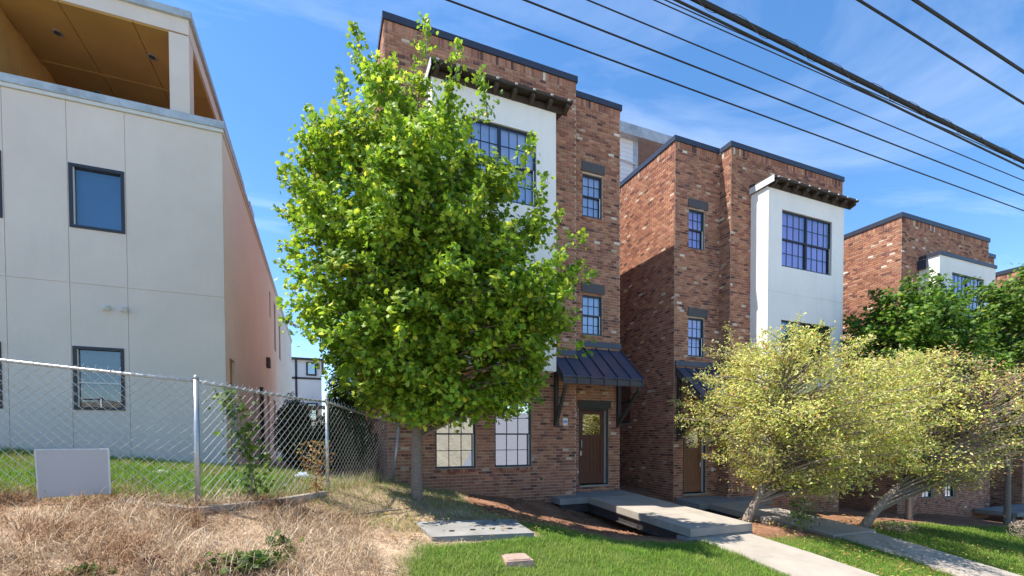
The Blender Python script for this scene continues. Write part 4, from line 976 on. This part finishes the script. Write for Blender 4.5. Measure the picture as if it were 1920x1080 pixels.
tree('maple_tree', 'big bright green maple tree with grey trunk in front of the brick house', 'tree', None, TB,
     [(0, 0, -.15, .135), (0, 0, .1, .112), (.02, 0, 1.4, .098), (.0, .02, 2.4, .085), (.05, .0, 4, .06), (.03, .05, 6, .035), (.1, 0, 8.2, .008)],
     e1(rows1, 782, s1, zb1), 215, 9, 25, .11, MAPLE, palg*np.array([1.08, 1.1, 1.05]), pwg, 21, 'bark', .5, .115, tips1, depth=.55, shoots=320, shoot_len=.45, shoot_up=.8)

# yellow-leaved leaning trees
paly = np.array([(.62, .62, .15), (.74, .70, .24), (.48, .55, .11), (.82, .75, .36), (.62, .40, .07), (.22, .3, .05), (.48, .25, .09)]); pwy = np.array([.26, .24, .2, .1, .08, .09, .03]); pwy /= pwy.sum()
def tenv(rows, x0, t, zb): s = t/866; return [((835-y)*s-zb, (l_-x0)*s, (h_-x0)*s) for y, l_, h_ in rows]
BA = (9.2, 8.0, -1.97); ta = 9.2*.378+8*.926; sa = ta/866
rowsA = [(930, 1450, 1570), (900, 1400, 1610), (860, 1345, 1640), (815, 1310, 1660), (765, 1305, 1665), (720, 1325, 1640), (685, 1350, 1600), (662, 1365, 1560)]
tree('yellow_tree', 'leaning yellow-green tree with a cut stub, rooted between the two footbridges', 'tree', 'yellow-leaved trees', BA,
     [(0, 0, -.1, .12), (.08, 0, .15, .1), (.4, 0, .75, .085), (.62, 0, 1.3, .06), (.85, .1, 2.2, .04), (1.0, .1, 3.6, .015)],
     tenv(rowsA, 1395, ta, -1.97), 210, 6, 18, .08, OVAL, paly, pwy, 31, 'bark_dark', .4, .15, [(sa*(1370-1395), 2.2+1.97, sa*(1360-1395), 2.75+1.97, 0), (sa*(1480-1395), 2.3+1.97, sa*(1500-1395), 3.0+1.97, 0), (sa*(1300-1395), 1.0+1.97, sa*(1278-1395), 1.25+1.97, 0), (sa*(1310-1395), .45+1.97, sa*(1272-1395), .55+1.97, .2)], depth=.95, flat=.32, shoots=230, shoot_len=.6, shoot_up=.22, clump=.55)
BB = (12.75, 7.55, -2.3); tb = 12.75*.378+7.55*.926; sb = tb/866
rowsB = [(915, 1690, 1840), (885, 1645, 1890), (850, 1620, 1930), (810, 1605, 1950), (770, 1605, 1960), (730, 1615, 1940), (700, 1630, 1860), (680, 1640, 1760)]
def bareB(p): return float(np.clip(1.1-(p[0]-1.0)*.6, .3, 1))
tree('yellow_tree', 'leaning yellow tree with bare reddish twigs on its thinning side, beside the shaded footbridge', 'tree', 'yellow-leaved trees', BB,
     [(0, 0, -.1, .13), (.1, 0, .1, .11), (.55, 0, .7, .095), (1.0, 0, 1.15, .07), (1.7, .05, 1.65, .05), (2.6, .1, 2.3, .03), (3.3, .1, 3.1, .012)],
     tenv(rowsB, 1612, tb, -2.3), 230, 6, 19, .08, OVAL, paly, pwy, 32, 'bark_dark', .4, .15, [], bare=bareB, depth=.55, flat=.32, twig_r=.006, shoots=260, shoot_len=.65, shoot_up=.15, clump=.55)
# green street trees farther along
for i, (bx, by, x0, rows, lab) in enumerate([
    (18.2, 9.3, 1735, [(760, 1650, 1820), (700, 1640, 1840), (650, 1630, 1845), (610, 1645, 1835), (580, 1670, 1810), (555, 1700, 1775)], 'round dark green tree in front of the flat-topped white bay'),
    (23.0, 8.7, 1960, [(850, 1910, 2010), (760, 1895, 2060), (680, 1890, 2080), (600, 1890, 2070), (560, 1895, 2040), (535, 1915, 2000)], 'dark green tree at the edge of the lawn past the yellow trees')]):
    t_ = bx*.378+by*.926; zb_ = Hs(bx, by)-.05; s_ = t_/866; ztop = (835-515)*s_-zb_
    tree('green_tree', lab, 'tree', 'green street trees', (bx, by, zb_), [(0, 0, -.1, .12), (0, 0, .2, .1), (0, 0, 2, .08), (0, 0, 4.5, .05), (0, 0, ztop-.4, .01)],
         tenv(rows, x0, t_, zb_), 95, 8, 18, .14, MAPLE, palg*np.array([.48, .6, .8]), pwg, 41+i, 'bark', .6, .16, [], depth=.7, shoots=40, shoot_len=.3)

# ------------------------------------------------------------------ grass and straw
def blades(name, label, x, y, h, w, cols, lean, m, seed, curve=.5, segs=2, cat='grass', lay=0):
    g = np.random.default_rng(seed); n = len(x)
    z = np.zeros(n)
    for i in range(0, n, 4000): z[i:i+4000] = H(x[i:i+4000], y[i:i+4000])
    near_ = (lat(np.c_[x, y]*2.2, 3, 5)-.5)*.09
    z = z+near_-.01
    a = g.random(n)*2*math.pi; dirv = np.c_[np.cos(a), np.sin(a)]; side_ = np.c_[-np.sin(a+g.normal(size=n)*.6), np.cos(a)]
    le = lean*(.3+1.2*g.random(n))
    k = (segs+1)*2-1; V = np.zeros((n, k, 3)); c = 0
    for s in range(segs+1):
        t = s/segs; hor = le*(t*(1-curve)+curve*t*t); ver = np.sqrt(np.maximum(0, 1-np.minimum(le, .98)**2*t*t))*t*(1-lay*t*.6)
        px = x+dirv[:, 0]*hor*h; py = y+dirv[:, 1]*hor*h; pz = z+ver*h
        ww = w*(1-.75*t)/2
        if s < segs:
            for sg in (-1, 1): V[:, c, 0] = px+sg*side_[:, 0]*ww; V[:, c, 1] = py+sg*side_[:, 1]*ww; V[:, c, 2] = pz; c += 1
        else: V[:, c, 0] = px; V[:, c, 1] = py; V[:, c, 2] = pz; c += 1
    T = []
    for s in range(segs-1): b = 2*s; T += [(b, b+1, b+3), (b, b+3, b+2)]
    b = 2*(segs-1); T.append((b, b+1, b+2))
    F = (np.array(T)[None]+(np.arange(n)*k)[:, None, None]).reshape(-1, 3)
    o = link(name, new_mesh(name, V.reshape(-1, 3), F, np.repeat(cols, k, 0)), M[m]); return tag(o, label, cat, kind='stuff')
def scatter(n, x0, x1, y0, y1, f, seed):
    g = np.random.default_rng(seed); x = x0+(x1-x0)*g.random(n); y = y0+(y1-y0)*g.random(n); k = f(x, y) > g.random(n); return x[k], y[k], g
def notwalk(x, y): return ~(((x > 6.72) & (x < 8.2) & (y < 7)) | ((x > 10.82) & (x < 12.25) & (y < 6.97)) | ((x > 1.4) & (x < 3) & (y > 6.25) & (y < 7.6)) | ((x > 2.07) & (x < 2.5) & (y > 5.28) & (y < 5.7)))
gp = np.array([(.15, .28, .03), (.20, .34, .04), (.27, .38, .055), (.12, .23, .03), (.38, .36, .13)])
def gcol(g, n, x=None, y=None):
    c = gp[g.choice(5, n, p=[.3, .3, .18, .17, .05])]*(.75+.5*g.random((n, 1)))
    if x is not None:
        k = lat(np.c_[x, y]*1.4, 3, 33); a = np.clip((k-.52)*5, 0, 1)[:, None]; b = np.clip((.44-k)*6, 0, 1)[:, None]
        c = c*(1-a*.25)+a*.25*np.array([.36, .36, .10]); c = c*(1-b*.2)
    return c
x, y, g = scatter(260000, .3, 14, 3.2, 7.8, lambda x, y: zones(x, y)[0]*notwalk(x, y)*np.clip(1.25-.055*x, .4, 1), 3)
blades('lawn_grass', 'mown bright green lawn between the walks', x, y, .035+.07*g.random(len(x))*(.5+lat(np.c_[x, y]*2, 2, 8)), np.full(len(x), .006), gcol(g, len(x), x, y), .6, 'grass', 4)
x, y, g = scatter(90000, 12.2, 27, 2, 9.5, lambda x, y: zones(x, y)[0]*notwalk(x, y), 5)
blades('lawn_grass', 'mown green lawn sloping down past the shaded walk', x, y, .05+.06*g.random(len(x)), np.full(len(x), .011), gcol(g, len(x), x, y), .55, 'grass', 6)
x, y, g = scatter(110000, -9, .6, 6.2, 11.38, lambda x, y: zones(x, y)[0]*np.clip(1.1-(x < -6)*.5, 0, 1), 7)
cc = gcol(g, len(x)); dry = lat(np.c_[x, y]*1.6, 3, 3) > .58; cc[dry & (g.random(len(x)) < .5)] = (.36, .27, .12)
blades('weedy_grass', 'uncut weedy green grass behind the wire fence', x, y, .07+.13*g.random(len(x))**2, np.full(len(x), .008), cc, .6, 'grass', 8)
sp = np.array([(.56, .43, .28), (.48, .34, .21), (.66, .55, .40), (.36, .23, .13), (.24, .13, .07)])
def scol(g, n, x=None, y=None):
    c = sp[g.choice(5, n, p=[.28, .28, .16, .18, .1])]*(.7+.6*g.random((n, 1)))
    if x is not None:
        k = lat(np.c_[x, y]*1.7, 3, 21); m_ = np.clip((k-.5)*6, 0, 1)[:, None]; q = np.clip((.42-k)*7, 0, 1)[:, None]
        c = c*(1-m_)+m_*c*np.array([.62, .48, .38]); c = c*(1+q*np.array([.12, .12, .15]))
    return c
def dryf(x, y): yf = np.interp(x, FX, FY); return zones(x, y)[1]*(y < yf+.1)
x, y, g = scatter(60000, -6, 2.2, 3.4, 8.6, lambda x, y: dryf(x, y)*.9, 9)
blades('dry_grass', 'flattened tan straw covering the bank in front of the fence', x, y, (.10+.16*g.random(len(x)))*np.where(x > -.4, .55, 1), np.full(len(x), .0055), scol(g, len(x), x, y), .97, 'straw', 10, .25, 2, lay=.95)
x, y, g = scatter(30000, -6, .6, 3.6, 7.2, lambda x, y: dryf(x, y)*np.clip(.9-(x+.3)*.5, 0, 1)*(lat(np.c_[x, y]*1.1, 2, 2) > .38), 11)
blades('dry_grass', 'long arching clumps of dead straw along the bank', x, y, .16+.34*g.random(len(x))**1.5, np.full(len(x), .006), scol(g, len(x), x, y), .9, 'straw', 12, .75, 4, lay=.6)
x, y, g = scatter(26000, -.2, 3.2, 7.0, 11.1, lambda x, y: zones(x, y)[1]*.9*notwalk(x, y), 13)
cc = scol(g, len(x)); k = g.random(len(x)) < .45; cc[k] = gcol(g, int(k.sum()))
blades('dry_grass', 'thin patchy mix of tan and green grass round the maple trunk', x, y, .05+.08*g.random(len(x)), np.full(len(x), .006), cc, .75, 'grass', 14)
x, y, g = scatter(9000, -.6, 1.6, 6.4, 10.9, lambda x, y: (np.abs(y-np.interp(x, FX, FY)) < .28)*1.0, 15)
cc = scol(g, len(x)); k = g.random(len(x)) < .4; cc[k] = gcol(g, int(k.sum()))
blades('fence_weeds', 'tall ragged weeds growing along the foot of the wire fence', x, y, .12+.25*g.random(len(x)), np.full(len(x), .006), cc, .5, 'grass', 16, .6, 3)
g = np.random.default_rng(18); n = 5200; ex = g.choice([6.70, 8.22, 10.80, 12.25], n)+g.normal(size=n)*.035; ey = 2.6+4.2*g.random(n)
blades('edge_tufts', 'ragged longer grass creeping over the edges of the walks', ex, ey, .07+.09*g.random(n), np.full(n, .007), gcol(g, n, ex, ey), .8, 'grass', 19, .6, 3)
g = np.random.default_rng(20); n = 1500; x = np.r_[8.0+7.5*g.random(n), .8+3.5*g.random(500)]; y = np.r_[4.2+5.5*g.random(n), 6.3+2.6*g.random(500)]; n = len(x)
z = H(x, y)+.06+.02*g.random(n); z = np.where((x > 10.8) & (x < 12.25) & (y < 6.95), z+.02, z); k = ~((x > 6.5) & (x < 8.3) | (x > 10.6) & (x < 12.4) & (y > 6.9))
V, F, C = leaf_mesh(np.c_[x, y, z][k], g.normal(size=(int(k.sum()), 3))*.25+np.array([0, 0, 1]), .05+.04*g.random(int(k.sum())), np.array([(.5, .36, .1), (.42, .24, .08), (.5, .46, .14), (.3, .17, .08)])[g.choice(4, int(k.sum()))], OVAL, g)
tag(link('fallen_leaves', new_mesh('fallen_leaves', V, F, C), M['leaf']), 'fallen yellow and brown leaves scattered under the trees', 'leaves', kind='stuff')
# soil crumbs in the ditch
g = np.random.default_rng(17); n = 2600; x = 2.6+10.5*g.random(n); y = 7.4+3.7*g.random(n); z = H(x, y)+(lat(np.c_[x, y]*2.2, 3, 5)-.5)*.09
k = (zones(x, y)[2] > .5) & notwalk(x, y); x, y, z = x[k], y[k], z[k]; n = len(x)
base8 = np.array([(0, 0, 1), (1, 0, 0), (0, 1, 0), (-1, 0, 0), (0, -1, 0), (0, 0, -1)], float); F8 = np.array([(0, 1, 2), (0, 2, 3), (0, 3, 4), (0, 4, 1), (5, 2, 1), (5, 3, 2), (5, 4, 3), (5, 1, 4)])
sz = (.008+.03*g.random(n)**3)[:, None, None]
V = np.c_[x, y, z][:, None, :]+base8[None]*sz*(.6+.8*g.random((n, 6, 1)))
o = link('soil_crumbs', new_mesh('soil_crumbs', V.reshape(-1, 3), (F8[None]+(np.arange(n)*6)[:, None, None]).reshape(-1, 3), np.repeat(np.array([.2, .1, .06])*(.5+g.random((n, 1))*1.3), 6, 0)), M['soil']); tag(o, 'loose red soil clods and pebbles in the ditch', 'soil', kind='stuff')

# ------------------------------------------------------------------ small plants and litter
def plant(name, label, base, fn, n, lsize, shape, pal, pw, seed, stems, up=.5, cat='plant', m='leaf', group=None):
    g = np.random.default_rng(seed); root = empty(name, base); b = MB()
    for s in stems: b.tube(s[0], s[1], 5)
    if stems: b.build('stem', M['bark_dark'], root)
    p = fn(g, n); nn = g.normal(size=(n, 3))*.6+np.array([-.1, -.4, up]); c = pal[g.choice(len(pal), n, p=pw)]*(.7+.6*g.random((n, 1)))
    V, F, C = leaf_mesh(p, nn, lsize*(.6+.7*g.random(n)), c, shape, g); o = link('leaves', new_mesh('leaves', V, F, C), M[m], root); o['kind'] = 'stuff'
    tag(root, label, cat, group); return root
gpal = np.array([(.09, .17, .02), (.14, .22, .03), (.05, .1, .02), (.2, .26, .05)]); gpw = np.array([.35, .3, .2, .15])
def vine_fn(g, n):
    t = g.random(n)**.8; return np.c_[.12*t*np.sin(t*5)+g.normal(size=n)*(.15-.06*t)-.12+.16*(1-t), .18*(1-t)-.1+g.normal(size=n)*.05, t*1.5-.02]
vb = (-.93, 7.03, Hs(-.93, 7.03))
plant('climbing_vine', 'green leafy vine climbing the wire fence beside the grey building corner', vb, vine_fn, 310, .075, MAPLE, gpal, gpw, 51, [([(.02, 0, 0), (.05, .02, .5), (-.1, -.06, 1.0), (-.15, -.1, 1.48)], [.012, .01, .008, .004]), ([(.1, .1, 0), (.0, .05, .6), (.03, 0, 1.1)], [.01, .008, .003])])
opal = np.array([(.45, .25, .06), (.5, .36, .16), (.36, .13, .04), (.3, .3, .08)]); opw = np.array([.35, .35, .2, .1])
db = (-.12, 7.85, Hs(-.12, 7.85))
def dry_fn(g, n): t = g.random(n); return np.c_[g.normal(size=n)*(.05+.1*t), g.normal(size=n)*(.05+.1*t), .08+t*.82]
plant('dead_weed', 'dried orange-brown weed standing by the wire fence', db, dry_fn, 420, .05, OVAL, opal, opw, 52, [([(0, 0, 0), (.02, 0, .4), (0, .02, .85)], [.01, .008, .003]), ([(0, 0, .3), (.12, .02, .7), (.17, .03, .85)], [.006, .004, .002]), ([(0, 0, .35), (-.12, .0, .7), (-.16, .0, .8)], [.006, .004, .002])])
def low_fn(w, h):
    def f(g, n): return np.c_[g.normal(size=n)*w, g.normal(size=n)*w*.6, np.abs(g.normal(size=n))*h+.02]
    return f
for i, (x, y, w, h, n, lab) in enumerate([(-.72, 4.75, .17, .07, 190, 'low clump of dark green broad-leaved weeds in the straw'), (-.42, 5.25, .07, .09, 50, 'small upright green weed rising from the straw beside the low weed clump'), (-1.75, 4.55, .06, .05, 40, 'tiny green weed near the dark red leaf litter')]):
    plant('weed', lab, (x, y, Hs(x, y)), low_fn(w, h), n, .085, MAPLE, gpal*.75, gpw, 60+i, [([(0, 0, 0), (.02, 0, h)], [.006, .003])], up=.8, group='weeds in the straw')
sx, sy = 9.75, 7.0
plant('sapling', 'small leafy sapling growing between the footbridges beside the leaning trunk', (sx, sy, Hs(sx, sy)), lambda g, n: np.c_[g.normal(size=n)*.16, g.normal(size=n)*.14, .1+.65*g.random(n)], 260, .08, OVAL, gpal*1.2, gpw, 70, [([(0, 0, 0), (.03, 0, .4), (0, 0, .75)], [.014, .01, .004])])
dx, dy = 13.3, 7.1
plant('dry_shrub', 'low tuft of dry pale grass at the foot of the leaning yellow tree', (dx, dy, Hs(dx, dy)), lambda g, n: np.c_[g.normal(size=n)*.28, g.normal(size=n)*.2, np.abs(g.normal(size=n))*.14], 500, .07, OVAL, np.array([(.5, .4, .25), (.4, .28, .2), (.25, .25, .1)]), np.array([.5, .3, .2]), 71, [])
tx_, ty_ = 19.3, 6.9
g = np.random.default_rng(72); b = MB(); zz = Hs(tx_, ty_)
for k in range(70):
    a = g.random()*6.28; r_ = .2+.25*g.random(); c0 = np.array([tx_, ty_, zz+.28]); q = []
    ax = g.normal(size=3); ax /= np.linalg.norm(ax); e = np.cross(ax, [0, 0, 1]); e /= np.linalg.norm(e); f_ = np.cross(ax, e)
    for j in range(7): w = a+j*.4; q.append(c0+r_*(math.cos(w)*e+math.sin(w)*f_)*np.array([1, 1, .75]))
    b.tube(q, .007, 3, False)
tag(b.build('brush_pile', M['bark_dark']), 'tangled ball of bare brown twigs lying on the edge of the far lawn', 'brush')
# dark shrubs in the passage
spal = np.array([(.05, .10, .022), (.08, .14, .03), (.03, .06, .018), (.14, .2, .05)]); spw = np.array([.4, .3, .2, .1])
for i, (x, y, w, h, lab) in enumerate([(-.9, 17.5, .6, 2.3, 'tall dark evergreen shrub in the passage beside the grey building'), (.35, 15.2, .75, 1.75, 'dense dark shrub in the passage, its flowers purple'), (.9, 13.2, .45, 1.5, 'dark shrub pressed against the brick house in the passage'), (-.5, 13.8, .55, 1.2, 'low dark shrub just behind the wire fence in the passage'), (.75, 17.6, .75, 3.6, 'tall dark evergreen at the back of the passage')]):
    def f(g, n, w=w, h=h):
        v = g.normal(size=(n, 3)); v /= np.linalg.norm(v, axis=1, keepdims=True); v *= (g.random((n, 1))**.35)*(.62+.75*lat(np.c_[np.arctan2(v[:, 1], v[:, 0])*1.6, v[:, 2]*3.5], 3, int(x*50)))[:, None]; t = v*np.array([w, w, h/2])+np.array([0, 0, h/2]); return t
    pl_ = np.vstack([spal, (.25, .03, .2)]) if 'purple' in lab else spal; pq = np.r_[spw*.93, .07] if 'purple' in lab else spw
    plant('shrub', lab, (x, y, Hs(x, y)), f, int(3500*h), .1, OVAL, pl_, pq, 80+i, [([(0, 0, 0), (0, 0, h*.7)], [.03, .01])], cat='shrub', group='dark shrubs in the passage')
# litter
g = np.random.default_rng(90)
def rag(name, label, x, y, sx_, sy_, h, m, cat, seed):
    g = np.random.default_rng(seed); n = 9; V = []; F = []
    for i in range(n):
        for j in range(n):
            u, v = i/(n-1)-.5, j/(n-1)-.5; px, py = x+u*sx_*(1+.2*g.normal()), y+v*sy_*(1+.2*g.normal())
            V.append((px, py, Hs(px, py)+.03+h*max(0, 1-4*(u*u+v*v))*(.5+.7*g.random())))
    for i in range(n-1):
        for j in range(n-1): F.append((i*n+j, (i+1)*n+j, (i+1)*n+j+1, i*n+j+1))
    tag(link(name, new_mesh(name, V, F, smooth=True), M[m]), label, cat)
rag('tarp', 'crumpled pale blue tarp lying behind the wire fence', -.35, 9.3, .3, .22, .1, 'tarp', 'tarp', 91)
rag('paper_scrap', 'scrap of white paper in the weedy grass behind the fence', -2.3, 8.6, .2, .14, .06, 'white_metal', 'litter', 92)
pl = plant('dead_leaves', 'small heap of dark red dead leaves on the straw', (-1.35, 4.72, Hs(-1.35, 4.72)+.03), lambda g, n: np.c_[g.normal(size=n)*.06, g.normal(size=n)*.025+.0, np.abs(g.normal(size=n))*.03], 60, .05, OVAL, np.array([(.16, .03, .02), (.1, .02, .015)]), np.array([.6, .4]), 93, [], up=.9, cat='leaf litter')
b = MB(); pts = [(-.15, 7.0), (.2, 7.15), (.6, 7.6), (.9, 7.95), (1.25, 8.15)]
b.tube([(x, y, Hs(x, y)+.04) for x, y in pts], .014, 6); pts = [(.75, 8.7), (1.0, 8.5), (1.3, 8.3)]; 
tag(b.build('root', M['bark_dark']), 'thin dark root snaking over the dry ground towards the maple trunk', 'root')
